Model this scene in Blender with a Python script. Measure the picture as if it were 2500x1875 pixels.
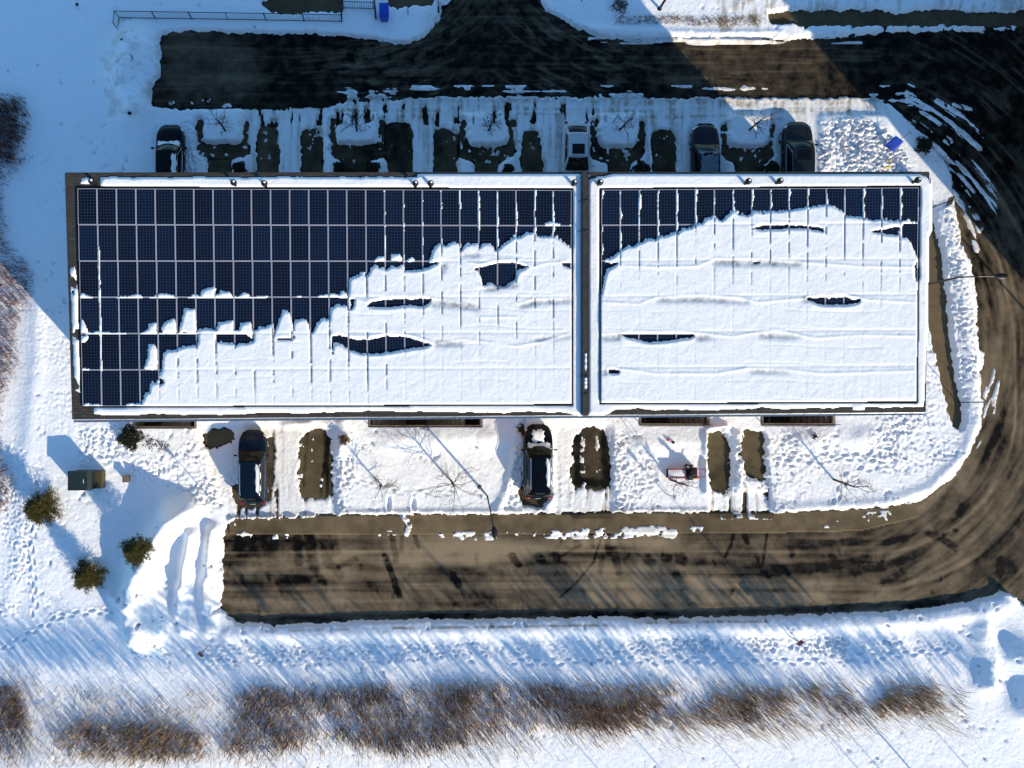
import bpy, math, random
import numpy as np
from mathutils import Vector, Matrix

# ------------------------------------------------------------------ start
for o in list(bpy.data.objects):
    bpy.data.objects.remove(o)
SC = bpy.context.scene
COL = SC.collection
random.seed(7)
RNG = np.random.RandomState(11)

# ------------------------------------------------------------------ camera
CH = 48.0            # flying height in metres
G = 0.0266           # metres on the ground per photo pixel
NX, NY = 1000.0, 990.0   # the point straight under the camera
cam = bpy.data.objects.new("camera", bpy.data.cameras.new("camera"))
COL.objects.link(cam)
cam.location = (0, 0, CH)
cam.rotation_euler = (0, 0, 0)
cam.data.sensor_width = 36
cam.data.lens = CH / G / 2500 * 36
cam.data.shift_x = (1250 - NX) / 2500
cam.data.shift_y = (NY - 937.5) / 2500
cam.data.clip_start = 0.5
cam.data.clip_end = 2000
SC.camera = cam

# ------------------------------------------------------------------ light
EL = math.radians(23)
SHX, SHY = -0.66, 0.751        # the way shadows fall on the ground
world = bpy.data.worlds.new("World")
SC.world = world
world.use_nodes = True
wn = world.node_tree
bg = wn.nodes["Background"]
sky = wn.nodes.new("ShaderNodeTexSky")
sky.sky_type = 'NISHITA'
sky.sun_disc = False
sky.sun_elevation = EL
sky.sun_rotation = math.atan2(-SHX, -SHY)
sky.air_density = 1.0
sky.dust_density = 0.3
sky.ozone_density = 2.5
tint = wn.nodes.new("ShaderNodeVectorMath"); tint.operation = 'MULTIPLY'
tint.inputs[1].default_value = (0.66, 0.95, 1.10)      # white balance of a clear cold day
wn.links.new(sky.outputs[0], tint.inputs[0])
wn.links.new(tint.outputs[0], bg.inputs[0])
bg.inputs[1].default_value = 0.14
sun = bpy.data.objects.new("sun", bpy.data.lights.new("sun", 'SUN'))
COL.objects.link(sun)
sun.data.energy = 4.2
sun.data.angle = math.radians(0.5)
sun.data.color = (1.0, 0.84, 0.60)
sd = Vector((SHX * math.cos(EL), SHY * math.cos(EL), -math.sin(EL)))
sun.rotation_euler = sd.to_track_quat('-Z', 'Y').to_euler()
sun.location = (60, -60, 60)
vs = SC.view_settings
vs.view_transform = 'Standard'
vs.look = 'None'
vs.gamma = 1
vs.exposure = 0.56

# ------------------------------------------------------------------ helpers
def W(px, py, z=0.0):
    s = G * (CH - z) / CH
    return ((px - NX) * s, (NY - py) * s, z)

RA, RB = 8.25, 0.035          # roof plane z = RA + RB*y
def Rf(px, py, up=0.0):
    t = (NY - py) * G / CH
    a = RA + up
    y = t * (CH - a) / (1 + t * RB)
    z = a + RB * y
    return ((px - NX) * G * (CH - z) / CH, y, z)

def tag(o, label=None, cat=None, group=None, kind=None):
    if label: o['label'] = label
    if cat: o['category'] = cat
    if group: o['group'] = group
    if kind: o['kind'] = kind
    return o

def empty(name, loc, rz=0.0):
    o = bpy.data.objects.new(name, None)
    COL.objects.link(o)
    o.empty_display_size = 0.3
    o.location = loc
    o.rotation_euler = (0, 0, rz)
    return o

class MB:
    def __init__(s):
        s.v = []; s.f = []
    def add(s, vs, fs):
        n = len(s.v)
        s.v.extend([tuple(map(float, p)) for p in vs])
        s.f.extend([tuple(i + n for i in f) for f in fs])
        return s
    def box(s, x0, x1, y0, y1, z0, z1, M=None):
        p = [(x0,y0,z0),(x1,y0,z0),(x1,y1,z0),(x0,y1,z0),(x0,y0,z1),(x1,y0,z1),(x1,y1,z1),(x0,y1,z1)]
        if M is not None: p = [tuple(M @ Vector(q)) for q in p]
        return s.add(p, [(0,3,2,1),(4,5,6,7),(0,1,5,4),(1,2,6,5),(2,3,7,6),(3,0,4,7)])
    def tube(s, pts, rads, n=8, cap=True):
        pts = [Vector(p) for p in pts]
        if not hasattr(rads, '__len__'): rads = [rads] * len(pts)
        rings = []
        base = len(s.v)
        up = Vector((0.13, 0.97, 0.2)).normalized()
        for i, p in enumerate(pts):
            d = (pts[min(i+1, len(pts)-1)] - pts[max(i-1, 0)])
            if d.length < 1e-9: d = Vector((0,0,1))
            d.normalize()
            a = d.cross(up)
            if a.length < 0.05: a = d.cross(Vector((1,0,0)))
            a.normalize(); b = d.cross(a)
            for k in range(n):
                t = 2*math.pi*k/n
                s.v.append(tuple(p + (a*math.cos(t) + b*math.sin(t))*rads[i]))
        for i in range(len(pts)-1):
            for k in range(n):
                k2 = (k+1) % n
                s.f.append((base+i*n+k, base+i*n+k2, base+(i+1)*n+k2, base+(i+1)*n+k))
        if cap and n > 2:
            s.f.append(tuple(base+k for k in range(n))[::-1])
            s.f.append(tuple(base+(len(pts)-1)*n+k for k in range(n)))
        return s
    def grid(s, P):
        nu = len(P); nv = len(P[0]); b = len(s.v)
        for r in P:
            s.v.extend([tuple(map(float, q)) for q in r])
        for i in range(nu-1):
            for j in range(nv-1):
                s.f.append((b+i*nv+j, b+(i+1)*nv+j, b+(i+1)*nv+j+1, b+i*nv+j+1))
        return s
    def build(s, name, mat, parent=None, smooth=False, bevel=0):
        me = bpy.data.meshes.new(name)
        me.from_pydata(s.v, [], s.f)
        me.update()
        if smooth:
            me.polygons.foreach_set('use_smooth', [True]*len(me.polygons))
        o = bpy.data.objects.new(name, me)
        COL.objects.link(o)
        if mat: me.materials.append(mat)
        if parent: o.parent = parent
        if bevel:
            m = o.modifiers.new('bevel', 'BEVEL'); m.width = bevel; m.segments = 2; m.limit_method = 'ANGLE'
        return o

def copy_tree(o, parent=None):
    c = o.copy(); COL.objects.link(c)
    if parent is not None: c.parent = parent
    for ch in list(o.children):
        copy_tree(ch, c)
    return c

# ------------------------------------------------------------------ materials
def mat(name, col, rough=0.6, metal=0.0, spec=0.5, noise=None, bump=0.0, bscale=20, coat=0, alpha=None):
    m = bpy.data.materials.new(name); m.use_nodes = True
    nt = m.node_tree; b = nt.nodes['Principled BSDF']
    b.inputs['Base Color'].default_value = (*col, 1)
    b.inputs['Roughness'].default_value = rough
    b.inputs['Metallic'].default_value = metal
    b.inputs['Specular IOR Level'].default_value = spec
    if coat: b.inputs['Coat Weight'].default_value = coat; b.inputs['Coat Roughness'].default_value = 0.06
    tc = nt.nodes.new('ShaderNodeTexCoord')
    if noise:
        sc, amt = noise
        n = nt.nodes.new('ShaderNodeTexNoise'); n.inputs['Scale'].default_value = sc; n.inputs['Detail'].default_value = 5
        nt.links.new(tc.outputs['Object'], n.inputs['Vector'])
        mp = nt.nodes.new('ShaderNodeMapRange'); mp.inputs[3].default_value = 1-amt; mp.inputs[4].default_value = 1+amt
        mp.inputs[1].default_value = 0.3; mp.inputs[2].default_value = 0.7
        nt.links.new(n.outputs[0], mp.inputs[0])
        vm = nt.nodes.new('ShaderNodeVectorMath'); vm.operation = 'SCALE'
        vm.inputs[0].default_value = col
        nt.links.new(mp.outputs[0], vm.inputs['Scale'])
        nt.links.new(vm.outputs[0], b.inputs['Base Color'])
    if bump:
        n2 = nt.nodes.new('ShaderNodeTexNoise'); n2.inputs['Scale'].default_value = bscale; n2.inputs['Detail'].default_value = 4
        nt.links.new(tc.outputs['Object'], n2.inputs['Vector'])
        bp = nt.nodes.new('ShaderNodeBump'); bp.inputs['Strength'].default_value = 1; bp.inputs['Distance'].default_value = bump
        nt.links.new(n2.outputs[0], bp.inputs['Height']); nt.links.new(bp.outputs[0], b.inputs['Normal'])
    return m

def nmath(nt, op, a, b=None, c=None):
    n = nt.nodes.new('ShaderNodeMath'); n.operation = op
    for i, v in enumerate((a, b, c)):
        if v is None: continue
        if isinstance(v, (int, float)): n.inputs[i].default_value = v
        else: nt.links.new(v, n.inputs[i])
    return n.outputs[0]

def nmix(nt, f, a, b):
    n = nt.nodes.new('ShaderNodeMix'); n.data_type = 'RGBA'
    if isinstance(f, (int, float)): n.inputs[0].default_value = f
    else: nt.links.new(f, n.inputs[0])
    for i, v in ((6, a), (7, b)):
        if isinstance(v, tuple): n.inputs[i].default_value = (*v, 1)
        else: nt.links.new(v, n.inputs[i])
    return n.outputs[2]

def ntex(nt, vec, scale, detail=4, rough=0.5):
    n = nt.nodes.new('ShaderNodeTexNoise'); n.inputs['Scale'].default_value = scale
    n.inputs['Detail'].default_value = detail; n.inputs['Roughness'].default_value = rough
    nt.links.new(vec, n.inputs['Vector']); return n.outputs[0]

def nrange(nt, v, a, b, c=0.0, d=1.0):
    n = nt.nodes.new('ShaderNodeMapRange')
    nt.links.new(v, n.inputs[0])
    for i, x in zip((1,2,3,4), (a,b,c,d)): n.inputs[i].default_value = x
    return n.outputs[0]

def snow_material(name, bump=0.02, bs=7.0, d0=(0.24, 0.19, 0.13), d1=(0.44, 0.37, 0.27), c0=(0.84, 0.87, 0.90), c1=(0.90, 0.91, 0.92)):
    m = bpy.data.materials.new(name); m.use_nodes = True
    nt = m.node_tree; b = nt.nodes['Principled BSDF']
    tc = nt.nodes.new('ShaderNodeTexCoord').outputs['Object']
    at = nt.nodes.new('ShaderNodeAttribute'); at.attribute_name = 'dirt'
    n1 = ntex(nt, tc, 3.0, 6, 0.65)
    n3 = ntex(nt, tc, 14.0, 4, 0.6)
    d = nmath(nt, 'MULTIPLY', at.outputs['Fac'], nrange(nt, n1, 0.3, 0.62, 0.35, 1.25))
    d = nmath(nt, 'MULTIPLY', d, nrange(nt, n3, 0.35, 0.6, 0.6, 1.1))
    clean = nmix(nt, n1, c0, c1)
    dirty = nmix(nt, n3, d0, d1)
    cc = nmix(nt, nmath(nt, 'MINIMUM', d, 1.0), clean, dirty)
    nt.links.new(cc, b.inputs['Base Color'])
    b.inputs['Roughness'].default_value = 0.75
    b.inputs['Specular IOR Level'].default_value = 0.25
    h = nmath(nt, 'ADD', ntex(nt, tc, bs, 5, 0.6), nmath(nt, 'MULTIPLY', ntex(nt, tc, bs*4, 3, 0.6), 0.16))
    bp = nt.nodes.new('ShaderNodeBump'); bp.inputs['Distance'].default_value = bump; bp.inputs['Strength'].default_value = 1
    nt.links.new(h, bp.inputs['Height']); nt.links.new(bp.outputs[0], b.inputs['Normal'])
    return m

def paved_material(name, dark, light, joints=None, jf=0.8):
    m = bpy.data.materials.new(name); m.use_nodes = True
    nt = m.node_tree; b = nt.nodes['Principled BSDF']
    tc = nt.nodes.new('ShaderNodeTexCoord').outputs['Object']
    at = nt.nodes.new('ShaderNodeAttribute'); at.attribute_name = 'dust_and_light'
    n1 = ntex(nt, tc, 1.3, 7, 0.62)
    n2 = ntex(nt, tc, 30, 3, 0.7)
    f = nmath(nt, 'ADD', at.outputs['Fac'], nrange(nt, n1, 0.3, 0.7, -0.16, 0.16))
    f = nmath(nt, 'ADD', f, nrange(nt, n2, 0.3, 0.7, -0.07, 0.07))
    cl = nt.nodes.new('ShaderNodeClamp'); nt.links.new(f, cl.inputs[0])
    cc = nmix(nt, cl.outputs[0], dark, light)
    if joints:
        sp = nt.nodes.new('ShaderNodeSeparateXYZ'); nt.links.new(tc, sp.inputs[0])
        br = nt.nodes.new('ShaderNodeTexBrick'); nt.links.new(tc, br.inputs['Vector'])
        br.inputs['Scale'].default_value = 1.0
        br.inputs['Brick Width'].default_value = joints[0]; br.inputs['Row Height'].default_value = joints[1]
        br.inputs['Mortar Size'].default_value = joints[2]
        br.offset = joints[3]
        br.inputs['Color1'].default_value = (1,1,1,1); br.inputs['Color2'].default_value = (0.72,0.72,0.72,1)
        br.inputs['Mortar'].default_value = (0.25,0.25,0.25,1)
        mm = nt.nodes.new('ShaderNodeMix'); mm.data_type = 'RGBA'; mm.blend_type = 'MULTIPLY'
        mm.inputs[0].default_value = jf
        nt.links.new(cc, mm.inputs[6]); nt.links.new(br.outputs[0], mm.inputs[7]); cc = mm.outputs[2]
    nt.links.new(cc, b.inputs['Base Color'])
    rg = nrange(nt, cl.outputs[0], 0.0, 0.5, 0.5, 0.9)
    nt.links.new(rg, b.inputs['Roughness'])
    b.inputs['Specular IOR Level'].default_value = 0.06
    bp = nt.nodes.new('ShaderNodeBump'); bp.inputs['Distance'].default_value = 0.006; bp.inputs['Strength'].default_value = 1
    nt.links.new(n2, bp.inputs['Height']); nt.links.new(bp.outputs[0], b.inputs['Normal'])
    return m

def panel_material():
    m = bpy.data.materials.new('solar_cells'); m.use_nodes = True
    nt = m.node_tree; b = nt.nodes['Principled BSDF']
    tc = nt.nodes.new('ShaderNodeTexCoord').outputs['Object']
    sp = nt.nodes.new('ShaderNodeSeparateXYZ'); nt.links.new(tc, sp.inputs[0])
    def line(v, pitch, w):
        q = nmath(nt, 'FRACT', nmath(nt, 'ADD', nmath(nt, 'DIVIDE', v, pitch), 0.5))
        q = nmath(nt, 'ABSOLUTE', nmath(nt, 'SUBTRACT', q, 0.5))
        return nmath(nt, 'LESS_THAN', q, w / pitch / 2)
    lx = line(sp.outputs[0], 0.158, 0.012); ly = line(sp.outputs[1], 0.158, 0.012)
    l = nmath(nt, 'MAXIMUM', lx, ly)
    oi = nt.nodes.new('ShaderNodeObjectInfo')
    n = ntex(nt, tc, 9, 3)
    base = nmix(nt, oi.outputs['Random'], (0.0010, 0.0045, 0.016), (0.003, 0.011, 0.036))
    base = nmix(nt, nmath(nt, 'MULTIPLY', n, 0.5), base, (0.0015, 0.006, 0.022))
    cc = nmix(nt, nmath(nt, 'MULTIPLY', l, 0.75), base, (0.06, 0.07, 0.085))
    nt.links.new(cc, b.inputs['Base Color'])
    b.inputs['Roughness'].default_value = 0.25
    b.inputs['Specular IOR Level'].default_value = 0.18
    return m

M_SNOW = snow_material('ground_snow', 0.045, 4.0)
M_RSNOW = snow_material('settled_snow', 0.03, 4.0, (0.10, 0.11, 0.13), (0.20, 0.21, 0.22), (0.78, 0.79, 0.79), (0.85, 0.855, 0.85))
M_ROAD = paved_material('asphalt', (0.0035, 0.0033, 0.003), (0.26, 0.198, 0.128))
M_PATH = paved_material('concrete_slabs', (0.02, 0.016, 0.010), (0.18, 0.135, 0.08), (1.6, 1.6, 0.02, 0.0), 0.35)
M_WALK = paved_material('brushed_concrete', (0.02, 0.016, 0.010), (0.20, 0.15, 0.09), (2.4, 9.0, 0.015, 0.0), 0.25)
M_DRIVE = paved_material('paver_stones', (0.006, 0.0055, 0.005), (0.165, 0.135, 0.08), (0.30, 0.15, 0.012, 0.5), 0.4)
M_EARTH = mat('frozen_earth', (0.05, 0.04, 0.03), 0.95, noise=(2, 0.4), bump=0.03)
M_SHINGLE = None
def shingle_material():
    m = bpy.data.materials.new('roof_shingles'); m.use_nodes = True
    nt = m.node_tree; b = nt.nodes['Principled BSDF']
    tc = nt.nodes.new('ShaderNodeTexCoord').outputs['Object']
    br = nt.nodes.new('ShaderNodeTexBrick'); nt.links.new(tc, br.inputs['Vector'])
    br.inputs['Scale'].default_value = 1.0; br.inputs['Brick Width'].default_value = 0.33; br.inputs['Row Height'].default_value = 0.16
    br.inputs['Mortar Size'].default_value = 0.012
    br.inputs['Color1'].default_value = (0.050,0.043,0.036,1); br.inputs['Color2'].default_value = (0.028,0.025,0.023,1)
    br.inputs['Mortar'].default_value = (0.008,0.008,0.008,1)
    nt.links.new(br.outputs[0], b.inputs['Base Color']); b.inputs['Roughness'].default_value = 0.9
    return m
M_SHINGLE = shingle_material()
M_CELL = panel_material()
M_FRAME = mat('panel_frame', (0.62, 0.60, 0.66), 0.4, 0.3)
M_METALW = mat('white_flashing', (0.6, 0.6, 0.6), 0.45, 0.4)
M_FLASH = mat('brown_flashing', (0.045, 0.038, 0.034), 0.5, 0.2, noise=(3, .2))
M_BRICK = mat('brick', (0.20, 0.11, 0.08), 0.9, noise=(4, .3))
M_BEIGE = mat('beige_cladding', (0.45, 0.38, 0.28), 0.8, noise=(1, .1))
M_GLASSW = mat('window_glass', (0.02, 0.03, 0.04), 0.08, 0, 0.8)
M_DOOR = mat('garage_paint', (0.35, 0.33, 0.30), 0.6)
M_BLACK = mat('black_metal', (0.008, 0.008, 0.009), 0.45, 0.3)
M_GALV = mat('galvanised_steel', (0.35, 0.35, 0.35), 0.4, 0.7)
M_CONC = mat('cast_concrete', (0.20, 0.17, 0.13), 0.9, noise=(3, .25), bump=0.01)
M_DCONC = mat('dark_concrete', (0.05, 0.042, 0.03), 0.9, noise=(3, .3), bump=0.01)  # darker concrete for the stairwell floor
M_BARK = mat('bark', (0.055, 0.04, 0.035), 0.95, noise=(12, .3))
M_TWIG = mat('twigs', (0.075, 0.05, 0.045), 0.95)
M_TYRE = mat('rubber', (0.012, 0.012, 0.012), 0.85)
M_RIM = mat('alloy_rim', (0.4, 0.4, 0.42), 0.3, 0.8)
M_GREENGL = mat('tinted_windscreen', (0.003, 0.010, 0.007), 0.06, 0, 0.3)
M_DARKGL = mat('privacy_glass', (0.002, 0.003, 0.004), 0.06, 0, 0.25)
M_RED = mat('red_lens', (0.45, 0.01, 0.012), 0.25)
M_LENS = mat('headlamp_lens', (0.55, 0.57, 0.6), 0.12, 0.2)
M_CHROME = mat('bright_trim', (0.6, 0.6, 0.62), 0.18, 0.9)
M_PLATE = mat('number_plate', (0.7, 0.7, 0.72), 0.5)

# ------------------------------------------------------------------ noise and painting in numpy
TAB = RNG.rand(64, 256, 256).astype(np.float32)
def vn(x, y, seed=0):
    T = TAB[seed % 64]
    xi = np.floor(x).astype(np.int64); yi = np.floor(y).astype(np.int64)
    fx = x - xi; fy = y - yi
    fx = fx*fx*(3-2*fx); fy = fy*fy*(3-2*fy)
    a = T[yi & 255, xi & 255]; b = T[yi & 255, (xi+1) & 255]
    c = T[(yi+1) & 255, xi & 255]; d = T[(yi+1) & 255, (xi+1) & 255]
    return (a*(1-fx)+b*fx)*(1-fy) + (c*(1-fx)+d*fx)*fy
def fbm(x, y, s, seed=0, octs=4, sy=None):
    sy = sy or s
    v = 0; amp = 0.5; t = 0
    for i in range(octs):
        v = v + amp*vn(x/s*(2**i)+17.3*i, y/sy*(2**i)+9.1*i, seed+i); t += amp; amp *= 0.5
    return v/t            # 0..1
def sst(a, b, x):
    t = np.clip((x-a)/(b-a), 0, 1); return t*t*(3-2*t)
def blur(a, n):
    k = np.exp(-0.5*(np.arange(-3*n, 3*n+1)/max(n, .5))**2); k /= k.sum()
    k = k.astype(np.float32); r = len(k)//2
    p = np.pad(a, ((r, r), (0, 0)), mode='edge'); out = np.zeros_like(a)
    for i, w in enumerate(k): out += w*p[i:i+a.shape[0], :]
    p = np.pad(out, ((0, 0), (r, r)), mode='edge'); o2 = np.zeros_like(a)
    for i, w in enumerate(k): o2 += w*p[:, i:i+a.shape[1]]
    return o2
class Canvas:
    def __init__(s, x0, x1, y0, y1, st):
        s.x0, s.y0, s.st = x0, y0, st
        s.xs = np.arange(x0, x1+1e-6, st); s.ys = np.arange(y0, y1+1e-6, st)
        s.X, s.Y = np.meshgrid(s.xs, s.ys)
        s.X = s.X.astype(np.float64); s.Y = s.Y.astype(np.float64)
        s.shape = s.X.shape
    def new(s, v=0.0): return np.full(s.shape, v, np.float32)
    def win(s, x0, x1, y0, y1):
        i0 = int(max(0, math.floor((x0-s.x0)/s.st))); i1 = int(min(s.shape[1], math.ceil((x1-s.x0)/s.st)+1))
        j0 = int(max(0, math.floor((y0-s.y0)/s.st))); j1 = int(min(s.shape[0], math.ceil((y1-s.y0)/s.st)+1))
        return slice(j0, max(j0, j1)), slice(i0, max(i0, i1))
    def poly(s, pts):
        m = np.zeros(s.shape, bool)
        P = np.array(pts, float)
        w = s.win(P[:,0].min()-1, P[:,0].max()+1, P[:,1].min()-1, P[:,1].max()+1)
        x = s.X[w]; y = s.Y[w]; r = np.zeros(x.shape, bool)
        n = len(P); j = n-1
        for i in range(n):
            xi, yi = P[i]; xj, yj = P[j]
            if yi != yj:
                c = ((yi > y) != (yj > y)) & (x < (xj-xi)*(y-yi)/(yj-yi)+xi)
                r ^= c
            j = i
        m[w] = r
        return m
    def polys(s, L):
        m = np.zeros(s.shape, bool)
        for p in L: m |= s.poly(p)
        return m
    def dist(s, pts, R):
        d = s.new(1e6)
        P = np.array(pts, float)
        w = s.win(P[:,0].min()-R, P[:,0].max()+R, P[:,1].min()-R, P[:,1].max()+R)
        x = s.X[w]; y = s.Y[w]; r = np.full(x.shape, 1e6)
        for a, b in zip(P[:-1], P[1:]):
            ab = b-a; L = (ab**2).sum()+1e-9
            t = np.clip(((x-a[0])*ab[0]+(y-a[1])*ab[1])/L, 0, 1)
            r = np.minimum(r, np.hypot(x-a[0]-t*ab[0], y-a[1]-t*ab[1]))
        d[w] = r
        return d
    def ridge(s, pts, width):
        d = s.dist(pts, width*3)
        return np.exp(-(d/width)**2).astype(np.float32)

def grid_mesh(name, cv, Z, keep, material, fn=None, attrs=None, parent=None, smooth=True):
    """one sheet over a canvas; keep = mask of vertices that hold surface"""
    h, w = cv.shape
    k = keep
    fk = k[:-1,:-1] | k[1:,:-1] | k[:-1,1:] | k[1:,1:]
    used = np.zeros((h, w), bool)
    used[:-1,:-1] |= fk; used[1:,:-1] |= fk; used[:-1,1:] |= fk; used[1:,1:] |= fk
    idx = np.full((h, w), -1, np.int64)
    n = int(used.sum()); idx[used] = np.arange(n)
    X = cv.X[used]; Y = cv.Y[used]; z = Z[used]
    co = np.zeros((n, 3), np.float32)
    if fn is None:
        co[:,0] = (X-NX)*G; co[:,1] = (NY-Y)*G; co[:,2] = z
    else:
        co[:,0], co[:,1], co[:,2] = fn(X, Y, z)
    jj, ii = np.nonzero(fk)
    quads = np.stack([idx[jj, ii], idx[jj+1, ii], idx[jj+1, ii+1], idx[jj, ii+1]], 1)
    me = bpy.data.meshes.new(name)
    nf = len(quads)
    me.vertices.add(n); me.vertices.foreach_set('co', co.ravel())
    me.loops.add(nf*4); me.loops.foreach_set('vertex_index', quads.ravel().astype(np.int32))
    me.polygons.add(nf); me.polygons.foreach_set('loop_start', (np.arange(nf)*4).astype(np.int32))
    me.polygons.foreach_set('loop_total', np.full(nf, 4, np.int32))
    me.polygons.foreach_set('use_smooth', np.full(nf, smooth))
    if attrs:
        for an, arr in attrs.items():
            a = me.attributes.new(an, 'FLOAT', 'POINT'); a.data.foreach_set('value', arr[used].astype(np.float32))
    me.update(); me.validate()
    me.materials.append(material)
    o = bpy.data.objects.new(name, me); COL.objects.link(o)
    if parent: o.parent = parent
    return o

# ------------------------------------------------------------------ THE GROUND
CV = Canvas(-420, 2920, -380, 2260, 3)
X, Y = CV.X, CV.Y

# building footprint on the ground (photo pixels at ground level)
BX0, BX1, BY0, BY1 = 325, 2028, 540, 1004      # walls
# stairwells against the south wall: x0,x1, depth of trench (photo px on the ground)
STAIRS = [(333, 478, 1006, 1041), (905, 1172, 1006, 1038), (1562, 1722, 1006, 1034), (1858, 2026, 1006, 1033)]

road_poly = [(392,87),(411,81),(494,76),(600,81),(760,84),(885,92),(945,103),(1000,104),(1035,90),(1060,66),(1072,36),(1075,-40),(1060,-400),
  (1290,-400),(1300,-60),(1317,0),(1336,28),(1390,60),(1440,82),(1485,95),(1611,98),(1900,96),(2002,94),(2200,78),(2500,75),(2960,70),(2960,1500),(2700,1560),(2500,1480),
  (2452,1440),(2433,1450),(2370,1467),(2243,1489),(2085,1495),(1800,1507),(1680,1506),(1580,1511),(1485,1504),(1296,1509),(916,1514),(695,1524),(638,1521),
  (590,1519),(570,1515),(541,1486),(544,1426),(547,1311),(554,1277),(600,1264),(711,1265),(740,1262),(831,1258),(1200,1255),(1485,1251),(1873,1251),(2021,1247),(2148,1239),
  (2243,1224),(2275,1204),(2330,1160),(2363,1100),(2384,1050),(2390,990),(2385,925),(2398,868),(2379,830),(2382,766),(2376,703),(2370,652),(2357,627),(2338,577),(2322,482),
  (2322,443),(2313,411),(2268,355),(2250,330),(2211,294),(2164,250),(2050,238),(1900,240),(1600,240),(1485,238),(1300,236),(1100,236),(1000,240),(840,248),(800,262),(600,268),(500,268),(395,266),(369,263),(371,215),(390,185)]
path_polys = [
  [(2215,470),(2262,480),(2297,608),(2310,735),(2319,830),(2335,956),(2344,995),(2347,1030),(2338,1056),(2322,1035),(2306,995),(2292,932),(2276,850),(2240,700)],
  [(628,8),(700,-8),(835,-10),(835,34),(760,30),(690,38),(655,30)],
  [(925,-60),(1062,-60),(1058,14),(1000,19),(960,20),(948,8)],
  [(1868,32),(2000,24),(2140,27),(2200,34),(2300,22),(2400,34),(2520,24),(2900,24),(2900,66),(2300,66),(2000,66),(1880,62)],
]
drive_polys = [
  [(758,1046),(799,1049),(793,1090),(790,1122),(777,1223),(742,1217),(749,1122),(752,1065)],
  [(735,1064),(748,1060),(742,1130),(736,1180),(746,1200),(740,1218),(730,1205),(728,1130)],
  [(795,1062),(808,1070),(809,1215),(790,1218),(788,1180),(794,1140)],
  [(498,1052),(530,1050),(552,1046),(572,1052),(572,1077),(540,1086),(512,1096),(500,1078)],
  [(648,1060),(664,1066),(668,1110),(665,1200),(655,1232),(600,1244),(575,1232),(566,1200),(572,1180),(600,1190),(650,1150)],
  [(1278,1150),(1272,1190),(1266,1205),(1285,1232),(1312,1240),(1345,1215),(1352,1190),(1300,1180)],
  [(1267,1040),(1282,1038),(1284,1064),(1270,1066)],
  [(1428,1039),(1450,1042),(1482,1052),(1488,1120),(1490,1185),(1469,1197),(1430,1192),(1402,1185),(1393,1163),(1402,1102),(1406,1066),(1418,1055)],
  [(1722,1055),(1766,1052),(1774,1075),(1779,1090),(1785,1197),(1766,1205),(1738,1197),(1730,1150),(1728,1102),(1722,1080)],
  [(1811,1047),(1852,1049),(1868,1065),(1865,1100),(1865,1172),(1840,1164),(1823,1166),(1815,1120),(1807,1102),(1812,1080)],
  [(1861,1172),(1870,1172),(1872,1232),(1862,1225)],
  # north bays
  [(628,316),(650,308),(676,312),(682,360),(676,560),(628,560),(628,400)],
  [(738,318),(752,312),(782,314),(788,350),(786,400),(792,560),(738,560),(736,380)],
  [(944,312),(960,303),(1000,303),(1006,320),(1006,380),(1003,560),(950,560),(946,380)],
  [(1060,318),(1075,312),(1098,316),(1114,334),(1116,400),(1114,560),(1058,560)],
  [(1276,326),(1290,320),(1316,320),(1320,380),(1325,410),(1328,560),(1276,560),(1274,400)],
  [(1590,322),(1610,317),(1642,318),(1650,330),(1648,400),(1648,560),(1590,560),(1596,400)],
  # door landings
  [(508,390),(566,388),(566,560),(508,560)], [(836,388),(896,388),(896,560),(836,560)], [(1160,392),(1218,392),(1218,560),(1160,560)],
  [(1488,396),(1538,396),(1538,560),(1488,560)], [(1800,396),(1862,392),(1862,560),(1800,560)],
]
# U-shaped stone paths round each front lawn
LAWNS = [(495,592,277,353),(820,922,275,357),(1137,1240,280,359),(1455,1556,283,362),(1774,1874,284,362)]
for (a, b, c, d) in LAWNS:
    drive_polys += [[(a-14,c+8),(a+2,c+12),(a+1,d),(b,d),(b+4,c+8),(b+18,c+12),(b+14,d+28),(b-10,d+34),(a+8,d+34),(a-12,d+26)]]

m_road = CV.poly(road_poly); m_path = CV.polys(path_polys); m_drive = CV.polys(drive_polys)
m_build = CV.poly([(BX0,BY0),(BX1,BY0),(BX1,BY1),(BX0,BY1)])
m_hole = CV.new(0).astype(bool)
for (a, b, c, d) in STAIRS: m_hole |= CV.poly([(a-4,c-8),(b+4,c-8),(b+4,d+4),(a-4,d+4)])

clear = np.clip(m_road.astype(np.float32)+m_path+m_drive, 0, 1)
cb = np.maximum(blur(np.clip(m_road.astype(np.float32)+m_path, 0, 1), 2), blur(m_drive.astype(np.float32), 3)*1.08)
n_f = fbm(X, Y, 26, 1, 4); n_m = fbm(X, Y, 90, 5, 4); n_b = fbm(X, Y, 420, 9, 3)
n_s = fbm(X, Y, 9, 13, 3)

# --- streaked zones: along the road direction
def streak(cx, cy, along, cross, seed):
    r = np.hypot(X-cx, Y-cy); a = np.arctan2(Y-cy, X-cx)*np.median(r)
    return fbm(r, a, cross, seed, 4, along)
st_h = fbm(Y, X, 7, 21, 4, 150)           # horizontal streaks
st_v = fbm(X, Y, 9, 25, 4, 110)           # vertical streaks
st_e = streak(1920, 820, 170, 9, 29)      # round the east bend
st_n = streak(860, -260, 150, 8, 33)      # round the north junction, west side
st_n2 = streak(1640, -330, 150, 8, 37)    # east side

amp_ = np.where((Y < 480) & (Y > 262) & (X > 470), .55, 1.0)
cov = 0.5 - cb + ((n_f-0.5)*0.6 + (n_s-0.5)*0.7)*amp_
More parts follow.
